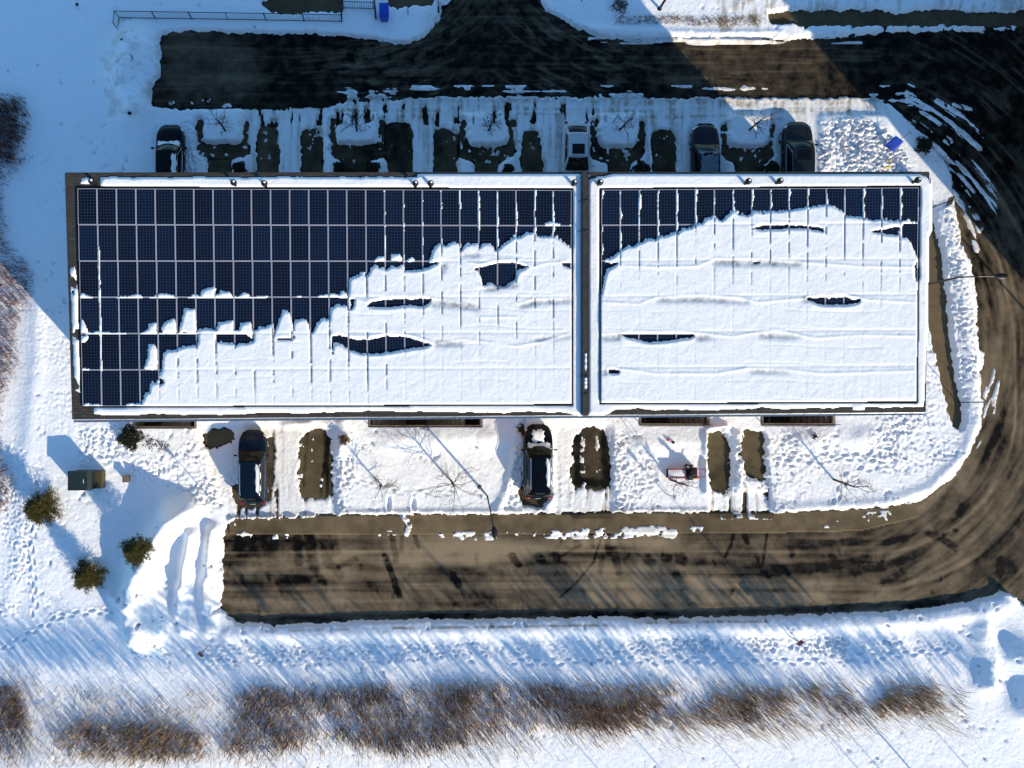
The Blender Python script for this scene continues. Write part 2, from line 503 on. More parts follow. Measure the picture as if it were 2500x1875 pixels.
# snow left lying in thin patches on paved parts
z_north = sst(232, 262, Y)*sst(318, 296, Y)*sst(600, 640, X)*sst(2150, 2080, X)
cov = cov - z_north*(sst(0.53, 0.66, st_v*0.6+n_f*0.4))*0.8*sst(1560, 1380, X)
edge_n = sst(205, 238, Y)*sst(262, 240, Y)*sst(820, 900, X)*sst(2230, 2050, X)
cov = np.where(edge_n > 0, np.maximum(cov, (st_h*0.55+n_f*0.45-0.56)*2.2*edge_n), cov)
e_w = np.exp(-((np.hypot((X-1990)/1.0, (Y-640)/1.05)-405)/70)**2)*sst(2180, 2240, X)*sst(640, 480, Y)
cov = np.where(m_road, np.maximum(cov, (st_e-0.565)*3.0*e_w - (1-e_w)*0.3), cov)
e_w2 = np.exp(-((np.hypot(X-1990, Y-850)-445)/22)**2)*sst(2360, 2390, X)*sst(1230, 1150, Y)*sst(880, 930, Y)
cov = np.where(m_road, np.maximum(cov, (st_e-0.50)*2.6*e_w2 - (1-e_w2)*0.3), cov)
n_w = np.exp(-((np.hypot(X-930, Y+60)-160)/20)**2)*sst(1010, 1050, X)*sst(110, 90, Y)
cov = np.where(m_road, np.maximum(cov, (st_n-0.46)*2.6*n_w - (1-n_w)*0.3), cov)
n_w2 = CV.ridge([(1440,100),(1600,106),(1900,104),(2100,100)], 9)
cov = np.where(m_road, np.maximum(cov, (st_h-0.42)*2.0*n_w2 - (1-n_w2)*0.3), cov)
# chunks along the kerb of the south road
for pts, wd, th in (([(1080,1303),(1160,1311),(1200,1308)], 7, 0.50), ([(1335,1303),(1380,1307)], 8, 0.42), ([(1405,1302),(1530,1300)], 10, 0.47),
                    ([(1540,1300),(1600,1294),(1640,1302)], 9, 0.45), ([(880,1302),(970,1301)], 5, 0.52), ([(985,1260),(1000,1280),(992,1303)], 5, 0.42),
                    ([(2115,1262),(2160,1258)], 9, 0.48), ([(1690,1290),(1710,1290)], 5, 0.42), ([(560,1283),(600,1300)], 12, 0.55), ([(676,1315),(694,1306)], 8, 0.45),
                    ([(1120,1301),(1330,1304)], 4, 0.57), ([(1760,1262),(1880,1262)], 5, 0.5), ([(2010,1280),(2040,1278)], 6, 0.5), ([(494,238),(505,242)], 7, .5), ([(420,255),(560,262)], 6, .56), ([(832,248),(960,232)], 5, .5)):
    r = CV.ridge(pts, wd); cov = np.where(r > 0.1, np.maximum(cov, (n_f*0.5+n_s*0.5-th)*2*r), cov)
for pts, wd in (([(1424,1062),(1420,1120),(1425,1185)], 4.5), ([(1456,1070),(1460,1120),(1464,1180)], 5), ([(787,1120),(784,1170),(780,1222)], 4), ([(766,1050),(760,1100),(764,1150)], 2.5)):
    r = CV.ridge(pts, wd); cov = np.where(r > .1, np.maximum(cov, (n_s*.6+n_f*.4-.53)*2.2*r), cov)
for pts, wd in (([(2205,252),(2285,305),(2340,372)], 6), ([(2235,248),(2310,288),(2392,362)], 5), ([(2288,246),(2362,290),(2402,332)], 4), ([(2196,292),(2262,342),(2300,392)], 5), ([(2325,372),(2362,428),(2388,474)], 5),
   ([(2345,446),(2374,505),(2392,560)], 6), ([(2352,520),(2372,560),(2384,610)], 5), ([(2330,255),(2372,268)], 4), ([(2290,330),(2330,372)], 4), ([(2150,262),(2230,300)], 5)):
    r = CV.ridge(pts, wd); cov = np.where(r > .1, np.maximum(cov, (st_e*.6+n_f*.4-.50)*1.8*r), cov)
cov = np.where(m_drive & (Y < 400), np.maximum(cov, (n_s*.7+n_f*.3-.64)*1.2), cov)
# worn and slushy snow in the south driveways
slush = CV.polys([[(668,1050),(720,1050),(718,1262),(668,1262)], [(715,1060),(750,1060),(745,1225),(728,1262),(820,1262),(812,1060),(822,1262),(715,1262)],
                  [(1395,1190),(1495,1190),(1500,1262),(1395,1262)], [(1730,1200),(1880,1180),(1885,1262),(1735,1262)], [(575,1235),(665,1235),(670,1262),(570,1262)]]).astype(np.float32)
slb = blur(slush, 2)
cov = cov - slb*sst(0.50, 0.72, st_v)*0.55
cov = np.where(m_build | (Y > 1e9), -0.5, cov)

# --- snow depth
depth = 0.30 + 0.05*(n_m-0.5) + 0.10*(n_b-0.5)
depth = depth + 0.26*CV.ridge([(560,1545),(700,1546),(1000,1540),(1400,1532),(1800,1530),(2100,1520),(2250,1512),(2390,1490),(2450,1470)], 20)
depth = depth + 0.12*CV.ridge([(831,1250),(1270,1247)], 7) + 0.12*CV.ridge([(1490,1245),(1720,1245)], 7) + 0.14*CV.ridge([(1880,1243),(2148,1228),(2260,1190),(2340,1110),(2370,1040)], 13)
depth = depth + 0.22*CV.ridge([(2303,520),(2330,640),(2350,800),(2366,960),(2372,1020)], 20)
depth = depth + 0.10*CV.ridge([(1430,75),(1700,88),(1900,86)], 8)
rough_pile = fbm(X, Y, 42, 41, 4)-0.5
def pile(pts, w, h, seed=0):
    global depth
    r = CV.ridge(pts, w)
    depth = depth + r*h*(1+0.7*(fbm(X, Y, 75, 43+seed, 4)-0.5)) + 0.24*r*(fbm(X, Y, 30, 49+seed, 4)-0.5)
pile([(425,1265),(390,1320),(350,1390),(330,1470),(345,1540)], 36, 1.5)
pile([(470,1240),(440,1270)], 30, 0.8, 2)
pile([(385,1400),(395,1500),(370,1560)], 34, 0.7, 1)
pile([(300,1400),(345,1430)], 12, .22, 2); pile([(280,1450),(330,1470)], 11, .2, 3); pile([(275,1510),(320,1520)], 13, .22, 4)
pile([(478,1300),(462,1380),(455,1420)], 15, 1.05, 3); pile([(452,1440),(444,1490),(455,1530)], 17, .8, 6)
pile([(524,1290),(515,1360),(516,1400)], 14, 0.7, 4); pile([(508,1420),(505,1480),(514,1530)], 17, 0.55, 2)
pile([(335,120),(310,190),(330,260)], 44, 0.7, 5)
pile([(2385,1530),(2400,1600),(2395,1660)], 24, 0.55, 6)
pile([(2470,1590),(2520,1640),(2500,1720)], 34, 0.9, 1)
pile([(2446,1444),(2462,1452)], 8, 0.25, 2)
pile([(2085,300),(2120,310)], 60, 0.10, 3)
# heaps beside driveways
pile([(838,1035),(850,1060),(828,1100)], 16, 0.35, 2)
pile([(700,1042),(760,1036)], 10, 0.22, 4)
pile([(1725,1045),(1765,1040)], 8, 0.35, 5); pile([(1716,1060),(1718,1200)], 7, 0.25, 5)
pile([(1796,1060),(1800,1200)], 9, 0.25, 1)
pile([(1260,1100),(1240,1180),(1215,1240)], 10, 0.2, 1)
# soft drifts in front of the south wall
for (x0, x1, yy) in ((900,1260,1075),(1560,1710,1085),(1950,2120,1075)):
    depth = depth + 0.14*CV.ridge([(x0,yy),(x1,yy-8)], 26)*(fbm(X, Y, 60, 50, 3)*2)
# front lawns (crisp edges, a little deeper)
for (a, b, c, d) in LAWNS:
    depth = depth + 0.10*CV.poly([(a,c),(b,c),(b,d),(a,d)])
# old ground falling away towards the west
depth = depth - 0.22*sst(115, 20, X + 0.10*(Y-900)*0)*sst(620, 700, Y)
depth = depth + 0.10*CV.ridge([(100,700),(95,900),(75,1050),(55,1300),(20,1500)], 22)
# wind and drift texture
depth = depth + 0.035*(n_f-0.5) + 0.012*(n_s-0.5)

# --- foot prints
_fd = 0.15+0.85*sst(0.40, 0.56, fbm(X, Y, 60, 131, 3))
def dimples(n, pts, dep=0.09, ang=None, L=(5.5,11), Wd=(2.8,4.8), dens=None):
    m = CV.poly(pts)
    jj, ii = np.nonzero(m)
    if len(jj) == 0: return
    n = int(n*1.4); dep = dep*0.55
    for k in RNG.randint(0, len(jj), n):
        x = CV.xs[ii[k]] + RNG.rand()*4; y = CV.ys[jj[k]] + RNG.rand()*4
        if _fd[jj[k], ii[k]] < RNG.rand(): continue
        foot(x, y, (ang if ang is not None else 0)+RNG.randn()*(0.5 if ang is not None else 3), RNG.uniform(*L), RNG.uniform(*Wd), dep*RNG.uniform(.5, 1.3))
def foot(x, y, a, l, w, dep):
    global depth
    R = l*1.6; s = CV.win(x-R, x+R, y-R, y+R)
    dx = CV.X[s]-x; dy = CV.Y[s]-y
    u = (dx*math.cos(a)+dy*math.sin(a))/l*1.7; v = (-dx*math.sin(a)+dy*math.cos(a))/w*1.7
    q = u*u+v*v
    depth[s] += (-dep*np.exp(-q*q*0.5) + 0.35*dep*np.exp(-((np.sqrt(q)-1.9)/0.5)**2)).astype(np.float32)
def trail(pts, step=20, side=6, dep=0.10):
    P = [np.array(p, float) for p in pts]; sgn = 1
    for a, b in zip(P[:-1], P[1:]):
        d = b-a; L = np.hypot(*d); u = d/L; nrm = np.array([-u[1], u[0]])
        for t in np.arange(0, L, step):
            p = a+u*t+nrm*side*sgn*RNG.uniform(.6, 1.3)+RNG.randn(2)*1.5; sgn = -sgn
            foot(p[0], p[1], math.atan2(u[1], u[0])+RNG.randn()*.2, 12, 5, dep*RNG.uniform(.7, 1.2))
dimples(760, [(190,1045),(300,1035),(330,1120),(480,1090),(575,1150),(578,1215),(520,1240),(440,1190),(330,1180),(260,1130),(190,1110)], 0.085)
dimples(160, [(100,720),(170,800),(178,1010),(180,1060),(90,1060)], 0.06)
dimples(900, [(1875,1070),(1960,1040),(2080,1100),(2150,1015),(2240,980),(2330,1060),(2340,1110),(2200,1160),(2050,1130),(1960,1180),(1950,1240),(1880,1240)], 0.08)
dimples(500, [(2200,980),(2270,900),(2310,1040),(2330,1120),(2190,1190),(2150,1100)], 0.07)
dimples(900, [(2290,500),(2318,520),(2360,760),(2372,1010),(2348,1010),(2325,830),(2300,640)], 0.085, L=(5,9))
dimples(2600, [(1998,300),(2100,300),(2150,320),(2220,405),(2226,440),(1998,440)], 0.13, L=(4.5,8), Wd=(3,4.5))
dimples(1500, [(450,1565),(900,1565),(1300,1558),(1800,1548),(2330,1560),(2330,1580),(1800,1588),(1300,1592),(900,1612),(500,1625)], 0.075, ang=0.0)
dimples(700, [(1550,1552),(2060,1548),(2060,1592),(1550,1585)], 0.08)
dimples(420, [(1490,1050),(1560,1060),(1600,1160),(1600,1245),(1500,1245)], 0.09)
dimples(260, [(1352,1050),(1395,1050),(1392,1245),(1352,1245)], 0.08)
dimples(180, [(822,1060),(860,1100),(858,1250),(822,1250)], 0.10)
dimples(160, [(1262,1080),(1275,1170),(1250,1240),(1225,1240)], 0.08)
dimples(170, [(1790,1060),(1806,1060),(1812,1240),(1790,1240)], 0.09)
dimples(420, [(10,1080),(90,1100),(100,1180),(60,1500),(0,1500)], 0.07)
dimples(150, [(20,1180),(200,1220),(160,1560),(0,1640)], 0.05)
dimples(120, [(455,1035),(500,1035),(500,1095),(455,1100)], 0.1)
dimples(260, [(440,300),(480,300),(480,430),(440,430)], 0.05)
dimples(130, [(265,120),(385,95),(380,290),(290,290)], 0.05, L=(12,26), Wd=(5,8))
tramp = blur(CV.polys([[(190,1045),(300,1035),(330,1120),(480,1090),(575,1150),(578,1215),(520,1240),(440,1190),(330,1180),(260,1130),(190,1110)],
  [(1875,1070),(1960,1040),(2080,1100),(2150,1015),(2240,980),(2330,1060),(2340,1110),(2200,1160),(2050,1130),(1960,1180),(1950,1240),(1880,1240)],
  [(2290,500),(2318,520),(2360,760),(2372,1010),(2348,1010),(2325,830),(2300,640)], [(1998,300),(2100,300),(2150,320),(2220,405),(2226,440),(1998,440)],
  [(450,1560),(900,1565),(1300,1555),(1800,1545),(2330,1560),(2330,1585),(1800,1592),(1300,1598),(900,1616),(500,1630)], [(1490,1050),(1560,1060),(1600,1160),(1600,1245),(1500,1245)], [(505,1290),(530,1280),(545,1320),(540,1500),(505,1500)]]).astype(np.float32), 5)
depth = depth + tramp*0.13*(fbm(X, Y, 13, 101, 4)-0.5) + 0.02*(fbm(X, Y, 15, 105, 3)-0.5)
trail([(870,1172),(890,1176),(960,1198),(1040,1202),(1110,1200)], 16, 4, 0.05)
trail([(300,1480),(150,1500),(0,1590)], 18, 5); trail([(1250,1612),(1700,1604),(1850,1612),(2050,1604),(2300,1585)], 19, 6)
trail([(2020,1240),(2060,1160),(2150,1120)], 18, 5); trail([(1890,1110),(2000,1120),(2120,1110),(2180,1060)], 13, 9)
trail([(100,1180),(80,1350),(90,1500)], 18, 5, .12)
for (x, y0, y1) in ((949,1205,1250),(1009,1208,1255)):      # two neat slots in the bank
    foot(x, (y0+y1)/2, math.pi/2, 26, 7, 0.16)
# wheel ruts in the cleared aprons of the drives
for (xa, xb, ya, yb) in ((688,690,1045,1262),(586,584,1235,1262),(640,640,1235,1262)):
    depth = depth - 0.05*CV.ridge([(xa,ya),(xb,yb)], 3)
# low, packed snow where cars drive
packed = CV.polys([[(665,1040),(825,1040),(825,1262),(665,1262)], [(480,1040),(670,1040),(670,1262),(560,1262)], [(1350,1035),(1490,1035),(1500,1262),(1350,1262)], [(1735,1200),(1880,1200),(1880,1262),(1735,1262)],
                   [(600,238),(2160,240),(2160,282),(600,282)], [(600,280),(800,280),(800,560),(600,560)], [(935,270),(1125,270),(1125,560),(935,560)],
                   [(1255,270),(1440,270),(1440,560),(1255,560)], [(1570,270),(1765,270),(1765,560),(1570,560)], [(1885,270),(1998,270),(1998,560),(1885,560)]]).astype(np.float32)
pk = blur(packed, 2)
depth = depth*(1-0.72*pk)
depth = depth - pk*0.05*(st_v-0.5)*1.5
thin = np.clip(e_w+e_w2+n_w+n_w2+edge_n, 0, 1)
S = np.clip(cov*np.where(thin > 0.2, 0.25, 1.5+0*cov), -0.06, 1)
S = np.where(S > 0, np.minimum(depth*np.where(cov > .30, 1, sst(0, .30, cov)**.7), S*np.where(pk > .5, 1.0, 2.2)*np.where(cov > .14, 9, 1)+0.01), S)
S = np.where((m_road | m_drive) & (S > 0) & (cov < 0.12), np.minimum(S, 0.05), S)
S = np.where((blur(m_road.astype(np.float32), 3) > .93) & (S > 0), np.minimum(S, 0.035+0.03*n_f), S)
zk = CV.poly([(560,1262),(831,1256),(1873,1249),(2021,1245),(2148,1237),(2230,1224),(2243,1262),(2100,1296),(1873,1301),(831,1305),(560,1305)])  # raised walk
zbase = np.where(zk, 0.12, 0.0)
S = np.where(zk, np.where(S > 0, S+0.12, -0.06), S)
S = np.where(m_build | m_hole, -0.06, S)

# --- dirt in the snow
dirt = CV.new(0.0)
dirt += 0.9*slb*sst(.46,.68,st_v) + 0.10*pk
dirt += 0.55*CV.ridge([(560,1258),(831,1252),(1400,1248),(1873,1246)], 7)*(n_f)
dirt += 0.12*blur(CV.poly([(668,1040),(740,1040),(735,1250),(668,1250)]).astype(np.float32), 2)
dirt += 0.25*blur(CV.poly([(600,1030),(830,1030),(830,1060),(600,1060)]).astype(np.float32), 3)
dirt += 0.8*sst(0.60, 0.72, fbm(X, Y, 30, 55, 4))*CV.ridge([(850,1035),(845,1060),(830,1090)], 14)
dirt += 0.45*blur(m_drive.astype(np.float32), 3)*sst(0.35, 0.65, n_f)
dirt += 0.5*blur(m_road.astype(np.float32), 2)*sst(0.40, 0.65, n_s*.5+n_f*.5)
dirt += (0.85*sst(0.44, 0.66, st_v*.6+st_h*.4)+0.2)*blur(CV.polys([[(600,244),(2160,244),(2160,290),(600,290)]]).astype(np.float32), 3)*0.9
for (a, b) in ((600,800),(935,1125),(1255,1380),(1570,1690)):
    dirt += 0.60*sst(0.42, 0.68, st_v)*blur(CV.poly([(a,280),(b,280),(b,440),(a,440)]).astype(np.float32), 3)
dirt += 0.45*sst(.45, .7, n_f)*CV.ridge([(515,1300),(512,1400),(508,1480),(515,1530)], 14)
dirt += 0.9*sst(0.44, 0.62, st_v*.6+n_f*.4)*CV.poly([(1745,-100),(1880,-100),(1880,88),(1745,88)])
dirt += 0.55*sst(0.45, 0.62, st_v*.6+n_f*.4)*CV.poly([(1880,-100),(2520,-100),(2520,30),(1880,30)])
dirt += 0.9*sst(0.50, 0.62, n_s*.6+n_f*.4)*CV.ridge([(1510,50),(1600,56),(1700,60),(1800,58),(1860,50)], 12)
dirt += 0.35*CV.ridge([(2110,1262),(2200,1240),(2250,1215)], 7) + 0.3*CV.ridge([(2340,1130),(2270,1200)], 8)
dirt += 0.5*thin*(1-st_h)
dirt += 0.35*sst(.5, .68, n_f)*CV.poly([(240,90),(390,85),(385,290),(270,290)])
for _ in range(110):      # crumbs of earth, twigs, leaves
    x, y = RNG.uniform(0, 2500), RNG.uniform(60, 1650)
    dirt[CV.win(x-.5, x+.5, y-.5, y+.5)] += RNG.uniform(.3, .9)
dirt += 1.0*CV.ridge([(690,1534),(850,1531)], 2.2)*(n_f > .45) + 1.2*CV.ridge([(960,1528),(1200,1525),(1480,1521)], 2.4)*(n_f > .36) + 1.2*CV.ridge([(1570,1516),(1700,1514),(1880,1513)], 2.2)*(n_f > .38)  # broken dark line for the gap along the kerb
dirt = np.clip(dirt, 0, 1.2)

def SZ(px, py):
    return max(0.0, float(S[int(round((py-CV.y0)/CV.st)), int(round((px-CV.x0)/CV.st))]))
snow = grid_mesh('snow', CV, S, S > -0.03, M_SNOW, attrs={'dirt': dirt})
tag(snow, 'trampled and drifted white snow lying over the whole plot', kind='structure')

# --- dust (dry salt-grey) or wet (dark) on the paving, with some sun and shade painted in
dust_and_light = CV.new(0.0)
south = sst(1180, 1260, Y + 0*X)
wh = fbm(Y, X, 34, 60, 4, 380)
dust_s = 0.50 + 1.5*(wh-0.5) + 0.8*(n_m-0.5) + 0.3*(n_f-.5)
dust_e = 0.30 + 1.0*(streak(1900, 860, 420, 30, 65)-0.5) + 0.6*(st_e-0.5) + 0.7*(n_m-0.5)
dust_and_light_n = 0.02 + 0.15*sst(0.52, 0.75, st_h) + 0.0*X
dust_and_light_n += 0.17*sst(1560, 1680, X)*(0.75+0.6*(st_h-0.5))*sst(2150, 1950, X)  # sunlit strip across the top road, painted in as paler asphalt
dust_and_light_n += 0.28*CV.ridge([(430,120),(560,125),(600,200),(430,190)], 50)*(0.5+n_m)*sst(700, 600, X)
dust_and_light_n += 0.22*sst(.54, .7, st_n)*sst(1300, 1000, X)*sst(780, 900, X) + 0.22*sst(.54, .7, st_n2)*sst(1150, 1300, X)*sst(1600, 1480, X)
east = sst(2150, 2330, X)
wsouth = sst(1150, 1240, Y)
dust_and_light = dust_and_light_n*(1-east) + dust_e*east*sst(330, 520, Y) + (0.03+0.25*sst(.55, .75, st_e))*east*(1-sst(330, 520, Y))
dust_and_light = dust_and_light*(1-wsouth) + dust_s*wsouth*(1-sst(1950, 2250, X)) + dust_e*wsouth*sst(1950, 2250, X)
dust_and_light = np.where(Y > 1200, np.clip(dust_and_light, .14, 1), dust_and_light)
def qb(a, b, c, n=16): return [((1-t)**2*a[0]+2*t*(1-t)*b[0]+t*t*c[0], (1-t)**2*a[1]+2*t*(1-t)*b[1]+t*t*c[1]) for t in np.linspace(0, 1, n)]
for k in range(20):      # tyre tracks sweeping through the junction
    u = RNG.rand(); v = RNG.rand(); am = RNG.uniform(.03, .13); w = RNG.uniform(1.2, 2.6)
    for off in (0, 34 if k % 2 else 0):
        dust_and_light += am*CV.ridge(qb((1085+u*170+off, -60), (1080+u*140+off, 110+v*40), (640+200*RNG.rand(), 118+v*95+off*.6)), w)*(n_f > .40)*sst(560, 760, X)
        if not off: continue
for k in range(14):
    u = RNG.rand(); v = RNG.rand(); am = RNG.uniform(.03, .12); w = RNG.uniform(1.2, 2.4)
    dust_and_light += am*CV.ridge(qb((1290-u*150, -60), (1310-u*120, 130+v*30), (1800+200*RNG.rand(), 120+v*100)), w)*(n_f > .42)
def loop_path(r, cx=2130, cy=1000):
    P = [(520, cy+r), (1200, cy+r-6), (1800, cy+r-4), (cx, cy+r)]
    P += [(cx+r*math.sin(a)*1.0, cy+r*math.cos(a)) for a in np.linspace(.1, math.pi/2, 12)]
    return P+[(cx+r-4, 800), (cx+r-40, 640), (cx+r-110, 500), (cx+r-230, 370), (cx+r-420, 250)]
for k in range(26):
    r = RNG.uniform(305, 475); w = RNG.uniform(1.6, 5.5); am = RNG.choice([-1, 1])*RNG.uniform(.06, .20)
    rg = CV.ridge(loop_path(r), w)
    dust_and_light += am*rg*sst(.35, .6, fbm(X, Y, 130, 140+k, 2))*np.where((Y < 560), .35, 1)
# darker marks on the south road: melt runs, tyre arcs, wet patches, and painted shade of the snowbank
def mark(pts, w, a):
    global dust_and_light
    rg = CV.ridge(pts, w)
    dust_and_light = dust_and_light - a*0.78*sst(.18, .78, rg+(n_s-.5)*.6+(n_f-.5)*.7)*sst(.05, .3, rg)
for pts, w, a in (([(722,1262),(730,1370)], 12, .45), ([(750,1280),(765,1380),(790,1420)], 14, .45), ([(790,1262),(800,1370),(830,1400)], 16, .4), ([(812,1300),(818,1350)], 12, .35),
    ([(826,1385),(868,1365)], 9, .45), ([(940,1355),(950,1385),(975,1455)], 8, .7), ([(957,1308),(966,1368)], 8, .5), ([(982,1310),(980,1345)], 7, .45),
    ([(1010,1302),(1022,1335)], 6, .5), ([(1106,1405),(1120,1428)], 9, .6), ([(1248,1355),(1268,1380)], 9, .65), ([(1313,1360),(1322,1366)], 14, .5), ([(1356,1355),(1362,1368)], 9, .5),
    ([(1405,1255),(1410,1330)], 10, .4), ([(1440,1250),(1445,1330)], 9, .45), ([(1478,1250),(1486,1350)], 9, .45), ([(1500,1340),(1510,1400)], 9, .5), ([(1470,1360),(1466,1395)], 8, .45),
    ([(1580,1365),(1592,1372)], 12, .45), ([(1622,1360),(1634,1364)], 12, .45), ([(1656,1362),(1668,1368)], 13, .5), ([(1650,1400),(1668,1430)], 12, .45), ([(1375,1310),(1350,1370),(1400,1340),(1420,1330)], 3, .3),
    ([(1465,1320),(1450,1370),(1410,1420),(1368,1458)], 3.5, .6), ([(1795,1290),(1785,1330),(1770,1360)], 4, .5), ([(1810,1290),(1825,1325)], 6, .5), ([(1790,1440),(1782,1456)], 5, .5),
    ([(1860,1265),(1875,1290)], 4, .5), ([(1880,1262),(1870,1320),(1862,1380)], 4, .45), ([(1932,1340),(1935,1352)], 8, .45), ([(2025,1355),(2038,1360)], 8, .4),
    ([(1900,1330),(2040,1330),(2080,1325)], 12, .25), ([(2090,1395),(2150,1385),(2250,1345),(2330,1300)], 12, .45), ([(2160,1425),(2240,1400),(2330,1350)], 10, .35),
    ([(1880,1395),(2040,1380),(2120,1365)], 14, .3), ([(2300,1290),(2340,1270),(2400,1200)], 22, .35), ([(2260,1300),(2300,1312),(2335,1340)], 10, .4),
    ([(600,1340),(660,1330)], 26, .3), ([(640,1400),(700,1410),(760,1400)], 22, .3), ([(570,1300),(640,1310),(670,1320)], 14, .35), ([(2450,1380),(2470,1420)], 26, .3),
    ([(560,1510),(900,1508),(1300,1500),(1800,1498),(2300,1470)], 9, .4), ([(2060,1320),(2160,1325),(2280,1300)], 10, .3), ([(1150,1400),(1500,1402),(1750,1408),(1900,1402)], 8, .22)):  # first mark is painted shade along the foot of the snowbank
    mark(pts, w, a)
for _ in range(150):
    x, y = RNG.uniform(560, 2300), RNG.uniform(1320, 1480)
    L = RNG.uniform(6, 26); w = RNG.uniform(2, 6)
    mark([(x, y), (x+RNG.randn()*L*.4, y+L)], w, RNG.uniform(.08, .25))
dust_and_light += 0.35*CV.ridge([(960,1360),(1150,1350),(1320,1345)], 22)*(1-n_f)*1.5 + 0.25*CV.ridge([(1450,1440),(1750,1425)], 16)
dust_and_light = np.where(m_path, np.where(Y > 200, 0.75, 0.5)+0.3*(n_m-0.5), dust_and_light)
dust_and_light = np.where(zk, 0.60+0.6*(n_m-0.5)+0.35*(n_f-.5), dust_and_light)
dd = np.where(Y > 900, 0.50+0.9*(n_m-0.5), 0.36+0.7*(n_m-0.5)+.5*(n_f-.5))
# wet wheel lines in the drives
dd -= 0.6*CV.ridge([(797,1060),(800,1215)], 7) + 0.45*CV.ridge([(1412,1070),(1408,1180)], 9) + 0.55*CV.ridge([(1474,1060),(1480,1180)], 10) + 0.5*CV.ridge([(1420,1175),(1480,1185)], 10)
dust_and_light = np.where(m_drive & ~m_path & ~m_road, dd, dust_and_light)
dust_and_light = np.where((Y > 1000) & (Y < 1270) & (slb > .3) & ~m_drive, 0.35+0.3*(n_f-.5), dust_and_light)
dust_and_light = np.clip(dust_and_light, 0, 1)

mz_road = m_road & ~zk
o = grid_mesh('road', CV, np.zeros(CV.shape), blur(mz_road.astype(np.float32), 1) > 0.05, M_ROAD, attrs={'dust_and_light': dust_and_light}); tag(o, 'asphalt access road looping round the building', kind='structure')
# raised walk along the north side of the south road
kz = np.where(zk, 0.12, -0.05)
o = grid_mesh('pavement', CV, kz, zk, M_WALK, attrs={'dust_and_light': dust_and_light}); tag(o, 'concrete pavement beside the south road', kind='structure')
o = grid_mesh('path', CV, np.full(CV.shape, 0.004), blur(m_path.astype(np.float32), 1) > 0.05, M_PATH, attrs={'dust_and_light': dust_and_light}); tag(o, 'concrete slab path', kind='structure')
dz = (blur(np.clip(m_drive+packed, 0, 1).astype(np.float32), 1) > 0.05) & ~zk & ~m_hole
dz[:, :] &= ~(blur(m_hole.astype(np.float32), 1) > 0.02)
dxx = dust_and_light.copy()
o = grid_mesh('driveway', CV, np.full(CV.shape, 0.008), dz, M_DRIVE, attrs={'dust_and_light': dxx}); tag(o, 'paver driveways and stone garden paths', kind='structure')

# --- earth below the snow, with openings for the basement stairs, and snow-covered land beyond
mb = MB()
x0, x1 = CV.xs[0], CV.xs[-1]; y0, y1 = CV.ys[0], CV.ys[-1]
def flat(a, b, c, d, z):
    mb.add([W(a, d)[:2]+(z,), W(b, d)[:2]+(z,), W(b, c)[:2]+(z,), W(a, c)[:2]+(z,)], [(0,1,2,3)])
yb0, yb1 = 1006, 1044
flat(x0, x1, y0, yb0, -0.03); flat(x0, x1, yb1, y1, -0.03)
cur = x0
for (a, b, c, d) in STAIRS:
    flat(cur, a, yb0, yb1, -0.03); flat(a, b, d, yb1, -0.03); cur = b
flat(cur, x1, yb0, yb1, -0.03)
BIG = 16000
nin = len(mb.f)
for (a, b, c, d) in ((-BIG, x0, -BIG, BIG), (x1, BIG, -BIG, BIG), (x0, x1, -BIG, y0), (x0, x1, y1, BIG)):
    flat(a, b, c, d, 0.27)
g = mb.build('ground', M_EARTH); g.data.materials.append(M_SNOW)
for p in g.data.polygons[nin:]: p.material_index = 1
tag(g, 'ground', kind='structure')

# ------------------------------------------------------------------ THE BUILDING
bld = empty('apartment_building', W(1180, 770, 0))
tag(bld, 'long flat-roofed apartment building with a snowy solar roof, centre of the plot', 'building')
def bpart(mbx, name, m, parent=None, **k):
    o = mbx.build(name, m, None, **k)
    p = parent or bld
    o.parent = p
    if p is bld: o.matrix_parent_inverse = Matrix.Translation(-Vector(bld.location))
    return o
# world outline of the roof from its corners
cNW = Vector(Rf(160, 423)); cNE = Vector(Rf(2267, 421)); cSE = Vector(Rf(2258, 1006)); cSW = Vector(Rf(178, 1024))
def wallbox(z0, z1, inset, m, name):
    b = MB()
    P = []
    for (px, py) in ((BX0, BY1), (BX1, BY1), (BX1, BY0), (BX0, BY0)):
        x, y, _ = W(px, py)
        P.append((x, y))
    cx = sum(p[0] for p in P)/4; cy = sum(p[1] for p in P)/4
    Q = [(cx+(x-cx)*(1+inset*2/abs(2*(x-cx))), cy+(y-cy)*(1+inset*2/abs(2*(y-cy)))) for x, y in P]
    b.add([(x, y, z0) for x, y in Q]+[(x, y, min(z1, RA+RB*y-0.27)) for x, y in Q], [(0,1,5,4),(1,2,6,5),(2,3,7,6),(3,0,4,7)])
    return bpart(b, name, m), Q
wl, Q = wallbox(-2.0, 3.2, 0.0, M_BRICK, 'brick_wall')
wl2, Q2 = wallbox(3.2, 99, -0.003, M_BEIGE, 'upper_wall')
# roof slab
rb = MB()
top = [cSW, cSE, cNE, cNW]
rb.add([tuple(p) for p in top]+[(p.x, p.y, p.z-0.26) for p in top], [(0,1,2,3),(4,7,6,5),(0,4,5,1),(1,5,6,2),(2,6,7,3),(3,7,4,0)])
roof = bpart(rb, 'roof', M_SHINGLE)
